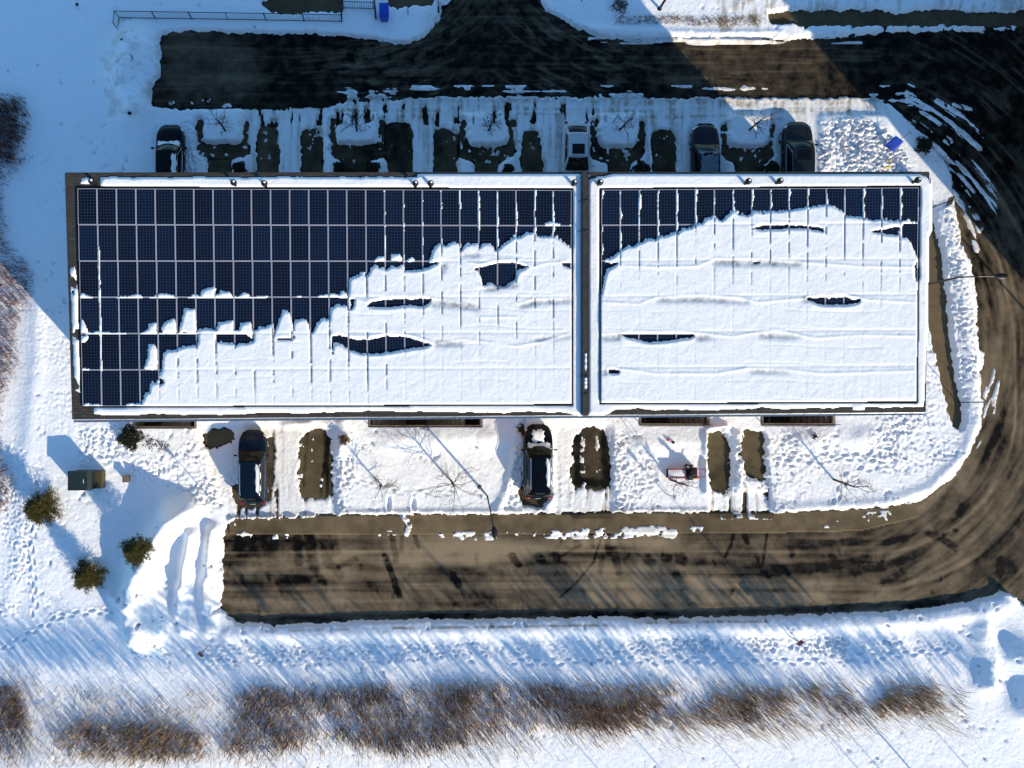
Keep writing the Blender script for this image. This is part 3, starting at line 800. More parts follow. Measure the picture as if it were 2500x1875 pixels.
# fascia trims
def edge_trim(a, b, w, h, up, m, name, out=0.0):
    d = (b-a).normalized(); n = Vector((d.y, -d.x, 0))
    p = [a+n*(out), b+n*(out), b+n*(out+w), a+n*(out+w)]
    t = MB(); t.add([(q.x, q.y, q.z+up-h) for q in p]+[(q.x, q.y, q.z+up) for q in p], [(0,3,2,1),(4,5,6,7),(0,1,5,4),(1,2,6,5),(2,3,7,6),(3,0,4,7)])
    return bpart(t, name, m)
edge_trim(cNE, cNW, 0.035, 0.24, 0.015, M_FLASH, 'fascia', 0.003)
edge_trim(cNW, cSW, 0.03, 0.24, 0.015, M_FLASH, 'fascia', 0.003)
edge_trim(cSE, cNE, 0.03, 0.24, 0.015, M_FLASH, 'fascia', 0.003)
# gutter along the south eave: a half-round channel
gt = MB(); npts = 7
d = (cSE-cSW)
secs = []
for k in range(9):
    a = math.pi*k/8
    secs.append((-math.cos(a)*0.075, -math.sin(a)*0.07))
P = []
for t in (0.0, 1.0):
    b0 = cSW+d*t
    P.append([(b0.x, b0.y-0.085+u, b0.z-0.03+v) for u, v in secs])
gt.grid(P)
P2 = [[(x, y-0.001, z-0.008) for x, y, z in r] for r in P]
gt.grid([r[::-1] for r in P2])
for t in np.arange(0.004, 1, 1/56):
    b0 = cSW+d*t
    gt.box(b0.x-.012, b0.x+.012, b0.y-0.16, b0.y-0.01, b0.z-.028, b0.z-.018)
gutter = bpart(gt, 'gutter', mat('painted_gutter', (0.42, 0.44, 0.46), 0.4, .3))
for t in (0.02, 0.33, 0.6, 0.98):
    b0 = cSW+d*t; pm = MB(); pm.tube([(b0.x, b0.y-.08, b0.z-.1), (b0.x, b0.y-.08, b0.z-.3), (b0.x, Q[0][1]-.06, b0.z-.8), (b0.x, Q[0][1]-.06, 0.2)], .04, 8)
    bpart(pm, 'downpipe', M_METALW)
# party-wall upstand between the two halves
pw = MB()
a = Vector(Rf(1429, 419)); b = Vector(Rf(1429, 1016))
a = Vector(Rf(1429, 418, .35)); b = Vector(Rf(1429, 1015, .35))
pw.add([(a.x-.13, a.y, a.z-.55),(a.x+.13, a.y, a.z-.55),(b.x+.13, b.y, b.z-.55),(b.x-.13, b.y, b.z-.55),(a.x-.13, a.y, a.z),(a.x+.13, a.y, a.z),(b.x+.13, b.y, b.z),(b.x-.13, b.y, b.z)],
       [(0,1,2,3),(4,7,6,5),(0,4,5,1),(1,5,6,2),(2,6,7,3),(3,7,4,0)])
para = bpart(pw, 'parapet', M_FLASH)
for (py, sp) in ((489, .34), (563, .36), (918, .2), (961, .22)):
    q = Vector(Rf(1429, py, .36)); c = MB()
    c.tube([(q.x-sp, q.y-.02, q.z-.25), (q.x-sp*.5, q.y+.05, q.z+.01), (q.x, q.y-.04, q.z+.03), (q.x+sp*.5, q.y+.05, q.z+.01), (q.x+sp, q.y+.03, q.z-.25)], .018, 6)
    bpart(c, 'roof_cable', M_BLACK)
for (y0_, y1_, wd) in ((862, 905, .07), (922, 950, .09)):
    q0 = Rf(1430, y0_, .352); q1 = Rf(1430, y1_, .352); c = MB()
    N = 14; P = []
    for i in range(N+1):
        t = i/N; yy = q0[1]+(q1[1]-q0[1])*t; zz = q0[2]+(q1[2]-q0[2])*t
        w_ = wd*(0.5+0.5*math.sin(t*9+1)**2)*(1 if 0 < i < N else .3)
        P.append([(q0[0]-w_, yy, zz+.002), (q0[0]-w_*.5, yy, zz+.03), (q0[0]+w_*.3, yy, zz+.04), (q0[0]+w_, yy, zz+.002)])
    c.grid(P); bpart(c, 'snow_strip', M_RSNOW, parent=None, smooth=True)
# vents
VENTS = [(234,446),(576,449),(650,451),(1014,451),(1051,451),(1397,449),(1459,448),(1816,446),(1892,445),(2224,443)]
for i, (px, py) in enumerate(VENTS):
    b0 = Vector(Rf(px, py+4, 0)); v = MB()
    v.tube([(b0.x, b0.y, b0.z-.05), (b0.x, b0.y, b0.z+.50)], .085, 12)
    vo = bpart(v, 'vent_pipe', M_BLACK, smooth=False)
    c = MB(); c.tube([(b0.x, b0.y, b0.z+.47), (b0.x, b0.y, b0.z+.50), (b0.x, b0.y, b0.z+.60), (b0.x, b0.y, b0.z+.66)], [.12, .17, .16, .03], 14)
    co = c.build('vent_cap', M_BLACK, vo)
    s = MB(); s.tube([(b0.x+.02, b0.y+.03, b0.z+.635), (b0.x+.02, b0.y+.03, b0.z+.68)], [.07, .03], 10)
    so = s.build('snow_tuft', M_RSNOW, vo)
# windows, doors on both fronts (seen only from a lower viewpoint)
ys = Q[0][1]; yn = Q[2][1]
def wall_item(x0_, x1_, z0_, z1_, side, name, m, frame=True):
    y = ys if side < 0 else yn
    if frame:
        f = MB()
        for (a_, b_, c_, d_) in ((x0_-.07, x0_, z0_-.07, z1_+.07), (x1_, x1_+.07, z0_-.07, z1_+.07), (x0_, x1_, z1_, z1_+.07), (x0_, x1_, z0_-.07, z0_)):
            yy = sorted((y-side*.01, y+side*.06)); f.box(a_, b_, yy[0], yy[1], c_, d_)
        fo = bpart(f, name, M_METALW)
        g_ = MB(); yy = sorted((y+side*.012, y+side*.03)); g_.box(x0_, x1_, yy[0], yy[1], z0_, z1_); g_.build('pane' if 'window' in name else 'leaf', m, fo)
    return fo
bays = np.linspace(Q[0][0]+2.2, Q[1][0]-2.2, 14)
for i, x in enumerate(bays):
    for side in (-1, 1):
        wall_item(x-.7, x+.7, 6.0, 7.3, side, 'window', M_GLASSW)
        wall_item(x-.7, x+.7, 3.5, 4.8, side, 'window', M_GLASSW)
        if i % 2 == 0: wall_item(x-1.25, x+1.25, 0.05, 2.2, side, 'garage_door', M_DOOR)

# ------------------------------------------------------------------ solar panels
LB = dict(tl=(188.3,459.8), tr=(1395.3,464.2), bl=(201.6,992), br=(1395.6,985.5), n=26, w0=47.6, w1=45.3)
RBk = dict(tl=(1468.4,463.3), tr=(2243,457.6), bl=(1467.4,983.8), br=(2236.7,979.3), n=17, w0=46.1, w1=45.0)
def colpos(B):
    w = np.linspace(B['w0'], B['w1'], B['n']); c = np.concatenate([[0], np.cumsum(w)]); return c/c[-1]
def bil(B, u, v):
    t = (B['tl'][0]*(1-u)+B['tr'][0]*u, B['tl'][1]*(1-u)+B['tr'][1]*u)
    b = (B['bl'][0]*(1-u)+B['br'][0]*u, B['bl'][1]*(1-u)+B['br'][1]*u)
    return (t[0]*(1-v)+b[0]*v, t[1]*(1-v)+b[1]*v)

# snow over the roof, drawn in the plane of the roof
RC = Canvas(150, 2286, 412, 1034, 2)
RX, RY = RC.X, RC.Y
topL = [(188,1100),(343,1100),(345,990),(352,968),(357,960),(367,957),(352,944),(365,937),(388,935),(390.5,916),(396,905),(400,880),(399,858),(433,855),(435,848),(480,845),(483,842),(485,807),(500,804),(526,806),(528,838),(572,836),(576,842),(620,835),(621,814),(630,801),(650,797),(667,790),(668,830),(671,812),(678,800),(688,762),(698,757),(708,768),(713,790),(716,812),(722,781),(745,779),(757,808),(762,815),(775,785),(790,778),(802,780),(805,800),(808,750),(830,745),(848,748),(851,765),(853,682),(870,672),(888,666),(896,682),(901,672),(908,653),(935,648),(942,660),(948,651),(985,647),(988,664),(1000,656),(1030,660),(1040,650),(1048,640),(1056,612),(1066,600),(1075,596),(1082,606),(1093,600),(1107,591),(1118,594),(1122,612),(1128,612),(1140,598),(1165,596),(1170,610),(1178,597),(1195,596),(1212,610),(1222,604),(1240,588),(1258,573),(1263,578),(1285,570),(1301,571),(1304,559),(1314,577),(1339,580),(1352,576),(1377,591),(1390,605),(1396,610)]
topR = [(1466,705),(1472,690),(1478,637),(1495,625),(1508,620),(1512,615),(1526,608),(1535,600),(1551,602),(1558,592),(1564,596),(1580,586),(1599,586),(1608,579),(1627,580),(1640,570),(1653,572),(1668,559),(1690,558),(1697,545),(1713,545),(1722,534),(1738,535),(1744,529),(1763,542),(1785,518),(1795,515),(1804,524),(1830,525),(1842,514),(1861,518),(1873,517),(1885,511),(1908,518),(1946,514),(1977,505),(2002,502),(2021,499),(2034,507),(2053,512),(2063,526),(2078,531),(2104,532),(2129,537),(2199,539),(2243,542)]
def jag(x, y): return (fbm(x, y, 16, 3, 3)-0.5)*15 + (vn(x/5., y/5., 8)-0.5)*9
jx = jag(RX, RY); jy = (fbm(RX+500, RY+200, 14, 4, 3)-0.5)*12 + (vn(RX/4., RY/6., 18)-0.5)*8
def cont(lst, x):
    P = np.array(lst); return np.interp(x, P[:,0], P[:,1])
xx = RX + jx*0.25
sn = (RY + jy) > np.where(RX < 1430, cont(topL, xx), cont(topR, xx))
blobs = [[(351,902),(361,874),(364,861),(364,842),(380,842),(384,861),(384,901)],[(354,814),(362,801),(364,792),(380,787),(381,812)],
 [(396,812),(397,795),(408,784),(424,779),(430,792),(432,812)],[(438,812),(443,792),(446,773),(451,756),(475,754),(478,773),(479,812)],
 [(490,722),(494,710),(506,703),(524,703),(525,727)],[(535,722),(538,710),(557,713),(570,724)],[(582,724),(598,714),(614,722)],
 [(531,812),(533,787),(568,785),(570,812)],[(584,806),(588,790),(610,786),(618,812),(614,826),(602,815)],
 [(912,636),(925,628),(938,626),(940,638)],[(952,636),(956,622),(975,619),(985,636)],[(995,637),(1004,628),(1014,637)],
 [(1330,546),(1345,543),(1372,547),(1395,550),(1330,551)],[(829,722),(835,710),(845,716),(849,727),(826,727)],
 [(197,812),(200,780),(206,790),(216,812)],[(198,835),(200,818),(218,820),(208,834)],[(199,720),(203,716),(210,726),(199,728)],
 [(206,990),(210,984),(225,988),(240,990),(206,993)],[(300,990),(330,984),(345,986),(345,992)]]
eyes = [[(1147,659),(1170,652),(1189,648),(1214,641),(1258,641),(1274,646),(1293,652),(1265,662),(1261,672),(1258,684),(1233,700),(1211,700),(1195,690),(1179,700),(1173,678),(1166,660)],
 [(1355,641),(1396,641),(1396,658),(1375,648)],
 [(891,749),(901,738),(942,730),(1052,730),(1049,744),(1040,749),(989,747),(948,751),(907,751)],[(853,729),(869,730),(862,755),(856,757)],
 [(809,819),(831,817),(853,825),(875,827),(904,828),(945,819),(973,819),(996,823),(1021,830),(1059,842),(1043,847),(999,853),(948,861),(901,865),(866,861),(822,836),(815,835),(815,865),(810,865)],
 [(673,826),(712,826),(712,832),(673,832)],[(992,642),(1075,642),(1040,655),(990,662)],[(716,818),(722,818),(720,832),(716,832)],
 [(389,920),(402,934),(392,940),(389,960)],
 [(1468,641),(1512,641),(1506,648),(1482,659),(1474,690),(1470,720),(1468,720)],
 [(1835,556),(1857,550),(1923,549),(1965,550),(1990,553),(2012,559),(2012,570),(1990,561),(1968,559),(1927,559),(1879,562),(1844,561)],
 [(2120,565),(2148,559),(2197,552),(2195,575),(2148,571)],
 [(2202,545),(2244,545),(2244,640),(2236,627),(2226,602),(2216,584),(2202,579)],
 [(2236,640),(2242,640),(2240,700),(2234,680),(2230,655)],
 [(1968,723),(1987,728),(2009,724),(2041,725),(2060,722),(2082,732),(2102,728),(2102,739),(2056,746),(2009,745),(1987,740),(1969,733)],
 [(1505,816),(1558,814),(1694,815),(1697,825),(1650,831),(1599,836),(1564,832),(1535,826)],
 [(1485,902),(1511,902),(1510,914),(1485,914)],[(1835,639),(1850,637),(1862,643),(1840,646)]]
cvx = RC
bm_ = RC.polys(blobs); em_ = RC.polys(eyes)
jbm = blur(bm_.astype(np.float32), 1) + (fbm(RX, RY, 9, 6, 2)-0.5)*0.9 > 0.5
jem = blur(em_.astype(np.float32), 1) + (fbm(RX, RY, 9, 7, 3)-0.5)*1.1 > 0.5
inL = RC.poly([LB['tl'], LB['tr'], LB['br'], LB['bl']]); inR = RC.poly([RBk['tl'], RBk['tr'], RBk['br'], RBk['bl']])
arr = inL | inR
snarr = ((sn | jbm) & ~jem) & arr
# thin rims of snow on the frames between clear panels
cl = colpos(LB); cr = colpos(RBk)
def coldist(B, c):
    v = (RY-B['tl'][1])/(B['bl'][1]-B['tl'][1])
    xl = B['tl'][0]+(B['bl'][0]-B['tl'][0])*v; xr = B['tr'][0]+(B['br'][0]-B['tr'][0])*v
    u = (RX-xl)/(xr-xl); e = xl[..., None]*0
    d = np.full(RX.shape, 99.0); dl = d.copy()
    for q in c:
        xq = xl+(xr-xl)*q
        s = RX-xq
        d = np.where(np.abs(s) < np.abs(d), s, d)
    return d
dL = coldist(LB, cl); dR = coldist(RBk, cr)
cd = np.where(RX < 1430, dL, dR)
rimw = (fbm(RY, RX, 18, 44, 4)-0.38)*9*np.clip((RX-800)/500, 0, 1.3) + 0.0
rim = arr & (cd > -0.5) & (cd < rimw) & (RX > 900) & (RY < 640)
rimL = arr & (cd > -0.5) & (cd < 2.5+3*(fbm(RY, RX, 30, 3, 3)-.5)) & (np.abs(RX-243-(RY-640)*.03) < 9) & (RY > 600) & (RY < 905)
rowy = lambda B, k: None
def rowdist():
    d = np.full(RX.shape, 99.0)
    for B, m in ((LB, RX < 1430), (RBk, RX >= 1430)):
        u = np.clip((RX-B['tl'][0])/(B['tr'][0]-B['tl'][0]), 0, 1)
        yt = B['tl'][1]*(1-u)+B['tr'][1]*u; yb = B['bl'][1]*(1-u)+B['br'][1]*u
        for k in range(7):
            s = RY-(yt+(yb-yt)*k/6)
            d = np.where(m & (np.abs(s) < np.abs(d)), s, d)
    return d
rd = rowdist()
rimrow = inL & (rd < 0.5) & (rd > -(fbm(RX, RY, 40, 47, 4)-0.47)*26) & (RY > 650) & (RX < 900)
snarr |= rim | rimL | rimrow
# borders
bord = RC.poly([(162,425),(2264,424),(2275,440),(2275,560),(2268,575),(2264,800),(2255,1002),(1432,1014),(185,1022)]) & ~(RC.poly([(184,455),(1399,459),(1399,990),(197,996)]) | RC.poly([(1464,459),(2247,453),(2240,984),(1464,988)]))
bn = fbm(RX, RY, 30, 52, 3)
west = (RX < 200)
northL = (RY < 470) & (RX < 1020)
sb = bord.copy()
sb &= ~(west & ~(RC.poly([(171,655),(183,650),(190,700),(195,830),(199,900),(196,960),(178,950),(175,760)]) & (bn > 0.36)))
sb &= ~(northL & ((RY < 433+(bn-.5)*8) | (RX < 245+(bn-.5)*10)))
sb |= RC.poly([(196,450),(200,436),(212,433),(226,440),(229,450)]) & bord
sb &= ~((RY > 975) & (RX < 228+(bn-.5)*20))
sth = np.interp(RX, [170,600,900,1290,1370,1440,1490,1505,1560,1600,1700,1800,2000,2270], [1012,1010,1004,1006,1008,1020,1008,997,995,1001,1001,998,995,994])
sb &= ~((RY > sth+(bn-0.5)*9))
sb |= bord & (RX > 2080) & (RX < 2112) & (RY < 1002) & (RY > 985)
sb &= ~RC.poly([(2225,418),(2270,418),(2272,450),(2262,432)])
sb &= ~(RC.poly([(1431,440),(1447,424),(1470,424),(1452,436)]))
sb &= ~(np.abs(RX-1429) < 7.5)
sb &= ~RC.poly([(1438,424),(1500,424),(1478,430),(1445,432)])
allm = snarr | sb
# a soft-edged thickness
bb = blur(allm.astype(np.float32), 3)
thick_arr = 0.10 + 0.03*(fbm(RX, RY, 70, 70, 3)-0.5) + 0.02*(fbm(RX, RY, 18, 74, 3)-.5)
# creases where each panel row has slipped, and the gaps between the columns
wob = 6*np.sin(RX/90.0)+18*(fbm(RX, RY*0, 220, 80, 2)-0.5)
crease = np.zeros(RX.shape)
for k in range(7):
    crease = np.maximum(crease, np.exp(-((rd+0*wob)/3.0)**2)*0.5)
cr2 = np.exp(-((((RY+wob*1.4-300) % 43.5)-21)/2.2)**2)*sst(0.5, 0.62, fbm(RX, RY, 130, 83, 3))*0.35
gapn = sst(0.40, 0.56, fbm(RX, RY, 20, 86, 3))*np.where(RX > 1430, 0.10+0.75*sst(760, 560, RY), np.where(RX < 960, 0.25+0.75*sst(985, 900, RY), 0.12+0.8*sst(900, 740, RY)))
slip = RC.polys([[(1052,732),(1100,733),(1170,745),(1168,758),(1120,752),(1050,748)],[(1062,828),(1125,833),(1128,845),(1060,846)],[(1262,742),(1300,733),(1396,729),(1396,738),(1320,742),(1268,752)],
 [(1300,826),(1396,817),(1396,824),(1310,834)],[(1736,636),(1830,634),(1960,640),(1950,648),(1820,650),(1740,646)],[(1602,728),(1700,724),(1830,732),(1825,741),(1700,736),(1604,738)],[(1850,815),(1900,813),(1956,820),(1940,828),(1852,824)],
 [(1468,817),(1515,816),(1512,832),(1470,830)],[(1694,817),(1730,818),(1745,828),(1700,832)],[(1468,900),(1486,901),(1486,916),(1468,914)],[(1830,900),(1900,902),(1930,910),(1832,912)],[(1955,722),(1970,722),(1972,740),(1958,736)],
 [(1078,644),(1090,640),(1086,668),(1076,660)],[(1128,615),(1170,618),(1168,630),(1130,626)],[(1600,736),(1604,737),(1602,740)],[(1180,700),(1262,690),(1264,700),(1182,712)]])
slipb = blur(slip.astype(np.float32), 2)
ridges = np.zeros(RX.shape)
for pts in ([(1512,648),(1600,652),(1700,650),(1745,632),(1850,632),(1960,640),(2100,650),(2235,652)],[(1474,738),(1560,742),(1602,726),(1700,720),(1800,725),(1850,738),(1960,728),(2060,718),(2120,732),(2235,738)],
  [(1470,813),(1560,811),(1700,812),(1790,822),(1840,812),(1900,806),(1990,826),(2100,818),(2235,820)],[(1470,896),(1520,900),(1600,912),(1750,912),(1830,898),(1930,904),(2010,912),(2235,905)],
  [(853,728),(900,738),(950,727),(1060,727),(1110,735),(1160,750)],[(810,815),(900,830),(950,817),(1010,820),(1060,838),(1130,828),(1260,845),(1330,832),(1396,812)],[(1170,775),(1262,774)],[(1264,742),(1310,728),(1396,727)],
  [(1130,637),(1180,646),(1215,636),(1260,636),(1300,652),(1340,640),(1396,638)]):
    ridges = np.maximum(ridges, RC.ridge(pts, 3.5))
colgap = np.exp(-(cd/np.where((RX < 900) & (RY < 960), 2.3, 1.5))**2)*gapn
th = np.where(arr, thick_arr*(1-0.35*crease)-0.03*cr2, 0.13+0.05*(fbm(RX, RY, 60, 90, 3)-0.5))
eyeb = blur(em_.astype(np.float32), 5)
th = th + 0.02*np.exp(-((eyeb-0.25)/0.15)**2)*arr + 0.030*ridges*(0.2+1.3*fbm(RX, RY, 60, 95, 3)) - 0.06*slipb
th = th*np.clip((bb-0.35)*2.2, 0.12, 1)
th = np.where(arr & allm, th*(1-0.9*colgap), th)
base = np.where(arr, 0.155, 0.004)
nb = blur((~arr).astype(np.float32), 1)
up = np.where(allm, base+th, base-0.03)
def rfn(Xa, Ya, z):
    t = (NY-Ya)*G/CH; a = RA+z; yv = t*(CH-a)/(1+t*RB); zz = a+RB*yv
    return (Xa-NX)*G*(CH-zz)/CH, yv, zz
gapd = np.clip(arr*(colgap*0.75 + slipb*(0.1+0.8*fbm(RX, RY, 12, 92, 3))), 0, 1)
rs = grid_mesh('roof_snow', RC, up, allm, M_RSNOW, fn=rfn, attrs={'dirt': gapd*1.3})
tag(rs, 'broken sheet of white snow sliding over the solar roof', kind='stuff')

# one panel, then copies
def make_panel():
    r = empty('solar_panel', (0, 0, 0))
    w, h, t = 0.985, 1.90, 0.04
    f = MB(); e = 0.022
    f.box(-w/2, w/2, -h/2, -h/2+e, -t, 0); f.box(-w/2, w/2, h/2-e, h/2, -t, 0)
    f.box(-w/2, -w/2+e, -h/2+e, h/2-e, -t, 0); f.box(w/2-e, w/2, -h/2+e, h/2-e, -t, 0)
    f.build('frame', M_FRAME, r)
    c = MB(); c.box(-w/2+e, w/2-e, -h/2+e, h/2-e, -t+.004, -.006)
    c.build('cell_sheet', M_CELL, r)
    return r
ORD = ['first','second','third','fourth','fifth','sixth','seventh','eighth','ninth','tenth','eleventh','twelfth','thirteenth','fourteenth','fifteenth','sixteenth','seventeenth','eighteenth','nineteenth','twentieth','twenty-first','twenty-second','twenty-third','twenty-fourth','twenty-fifth','twenty-sixth']
ROWN = ['top row', 'second row', 'third row', 'fourth row', 'fifth row', 'bottom row']
proto = make_panel(); used_proto = False
for B, side in ((LB, 'left'), (RBk, 'right')):
    c = colpos(B)
    for r in range(6):
        for k in range(B['n']):
            u = (c[k]+c[k+1])/2; v = (r+.5)/6
            pc = bil(B, u, v)
            w_ = RC.win(pc[0]-20, pc[0]+20, pc[1]-41, pc[1]+41)
            frac = allm[w_].mean()
            if frac > 0.985: continue
            P = Vector(Rf(pc[0], pc[1], 0.12))
            L = Vector(Rf(*bil(B, c[k], v), 0.12)); Rr = Vector(Rf(*bil(B, c[k+1], v), 0.12))
            T = Vector(Rf(*bil(B, u, r/6), 0.12)); Bt = Vector(Rf(*bil(B, u, (r+1)/6), 0.12))
            o = proto if not used_proto else copy_tree(proto)
            used_proto = True
            o.location = P
            o.rotation_euler = (math.atan(RB), 0, math.atan2((Rr-L).y, (Rr-L).x)*0.5)
            o.scale = ((Rr-L).length/1.003, (T-Bt).length/1.918, 1)
            st = 'bare' if frac < 0.05 else ('snow-edged' if frac < 0.4 else ('half-covered' if frac < 0.75 else 'snow-covered'))
            tag(o, '%s blue solar panel, %s from left, %s of the %s roof array' % (st, ORD[k], ROWN[r], side), 'solar panel', 'solar panels on the roof')
# mounting curb round each array (part of the roof)
for B in (LB, RBk):
    p = [Vector(Rf(*B[k], 0.06)) for k in ('tl','tr','br','bl')]
    fb = MB()
    for a_, b_ in zip(p, p[1:]+p[:1]):
        d_ = (b_-a_).normalized(); n_ = Vector((-d_.y, d_.x, 0))*-1
        q_ = [a_-n_*.02, b_-n_*.02, b_-n_*.05, a_-n_*.05]
        fb.add([(q.x, q.y, q.z-.06) for q in q_]+[(q.x, q.y, q.z+.02) for q in q_], [(0,1,2,3),(4,7,6,5),(0,4,5,1),(1,5,6,2),(2,6,7,3),(3,7,4,0)])
    bpart(fb, 'mounting_rail', M_BLACK)

# ------------------------------------------------------------------ basement stairs
SLAB = ['beside the dark evergreen shrub', 'with two flights, left of the second south car', 'beside the red snow blower', 'nearest the east end of the building']
for i, (a, b, c, d_) in enumerate(STAIRS):
    xa, ya, _ = W(a, d_); xb, yb, _ = W(b, c-2)
    r = empty('basement_stairwell', ((xa+xb)/2, ya, 0)); tag(r, 'sunken concrete stairwell with black railing ' + SLAB[i], 'stairwell', 'basement stairwells along the south wall')
    ox, oy = (xa+xb)/2, ya
    L = xb-xa; D = yb-ya
    w = MB()
    w.box(-L/2-.12, L/2+.12, -.14, 0.0, -1.6, .33); w.box(-L/2-.12, -L/2, 0.0, D, -1.6, .33); w.box(L/2, L/2+.12, 0.0, D, -1.6, .33)
    w.build('retaining_wall', M_CONC, r)
    fl = MB(); fl.box(-L/2, L/2, 0, D, -1.6, -1.5); fl.build('landing', M_DCONC, r)
    flights = [(-L/2+.1, 1, 8)] if i in (0,) else ([(-L/2+.1, 1, 8), (L/2-1.0, -1, 9)] if i == 1 else [(L/2-.1, -1, 7)])
    if i == 0: flights = [(L/2-.3, -1, 9)]
    for (sx, sg, n) in flights:
        for k in range(n):
            s = MB(); x0_ = sx+sg*k*.27; xs_ = sorted((x0_, x0_+sg*.27))
            z1_ = .1-k*.19
            s.box(xs_[0], xs_[1], 0.02, D-.02, -1.499, z1_)
            s.box(xs_[0] if sg > 0 else xs_[0], xs_[1], 0.015, D-.015, z1_, z1_+.025)
            s.build('step', M_CONC, r)
    rl = MB()
    for z in (0.45, 1.25): rl.tube([(-L/2, -.07, z), (L/2, -.07, z)], .02, 6)
    n = int(L/0.14)
    for k in range(n+1):
        x = -L/2+L*k/n; rl.tube([(x, -.07, .33), (x, -.07, 1.25)], .02 if k % 10 == 0 else .008, 5)
    for sx in (-L/2-.06,):
        rl.tube([(sx, -.07, 1.25), (sx, D-.1, 1.25)], .02, 6); rl.tube([(sx, -.07, .33), (sx, -.07, 1.25)], .02, 6)
    rl.build('guard_rail', M_BLACK, r)

# ------------------------------------------------------------------ neighbour building outside the picture, whose shade crosses the road
def far_building(px0, px1, py0, py1, h, label):
    x0_, y1_, _ = W(px0, py0); x1_, y0_, _ = W(px1, py1)
    r = empty('tall_building', ((x0_+x1_)/2, (y0_+y1_)/2, 0)); tag(r, label, 'building')
    hx, hy = (x1_-x0_)/2, (y1_-y0_)/2
    b = MB(); b.box(-hx, hx, -hy, hy, -.1, h); b.build('wall', M_BRICK, r)
    t = MB(); t.box(-hx-.2, hx+.2, -hy-.2, hy+.2, h, h+.4); t.build('roof', M_FLASH, r)
    for z in np.arange(1.2, h-1.5, 3.0):
        for y in np.arange(-hy+2, hy-1, 3.2):
            g_ = MB(); g_.box(-hx-.05, -hx-.01, y-.7, y+.7, z, z+1.5); g_.build('window', M_GLASSW, r)
        for x in np.arange(-hx+2, hx-1, 3.2):
            g_ = MB(); g_.box(x-.7, x+.7, -hy-.05, -hy-.01, z, z+1.5); g_.build('window', M_GLASSW, r)
far_building(2655, 3000, -160, 862, 15.0, 'brick apartment block standing east of the road, outside the picture')

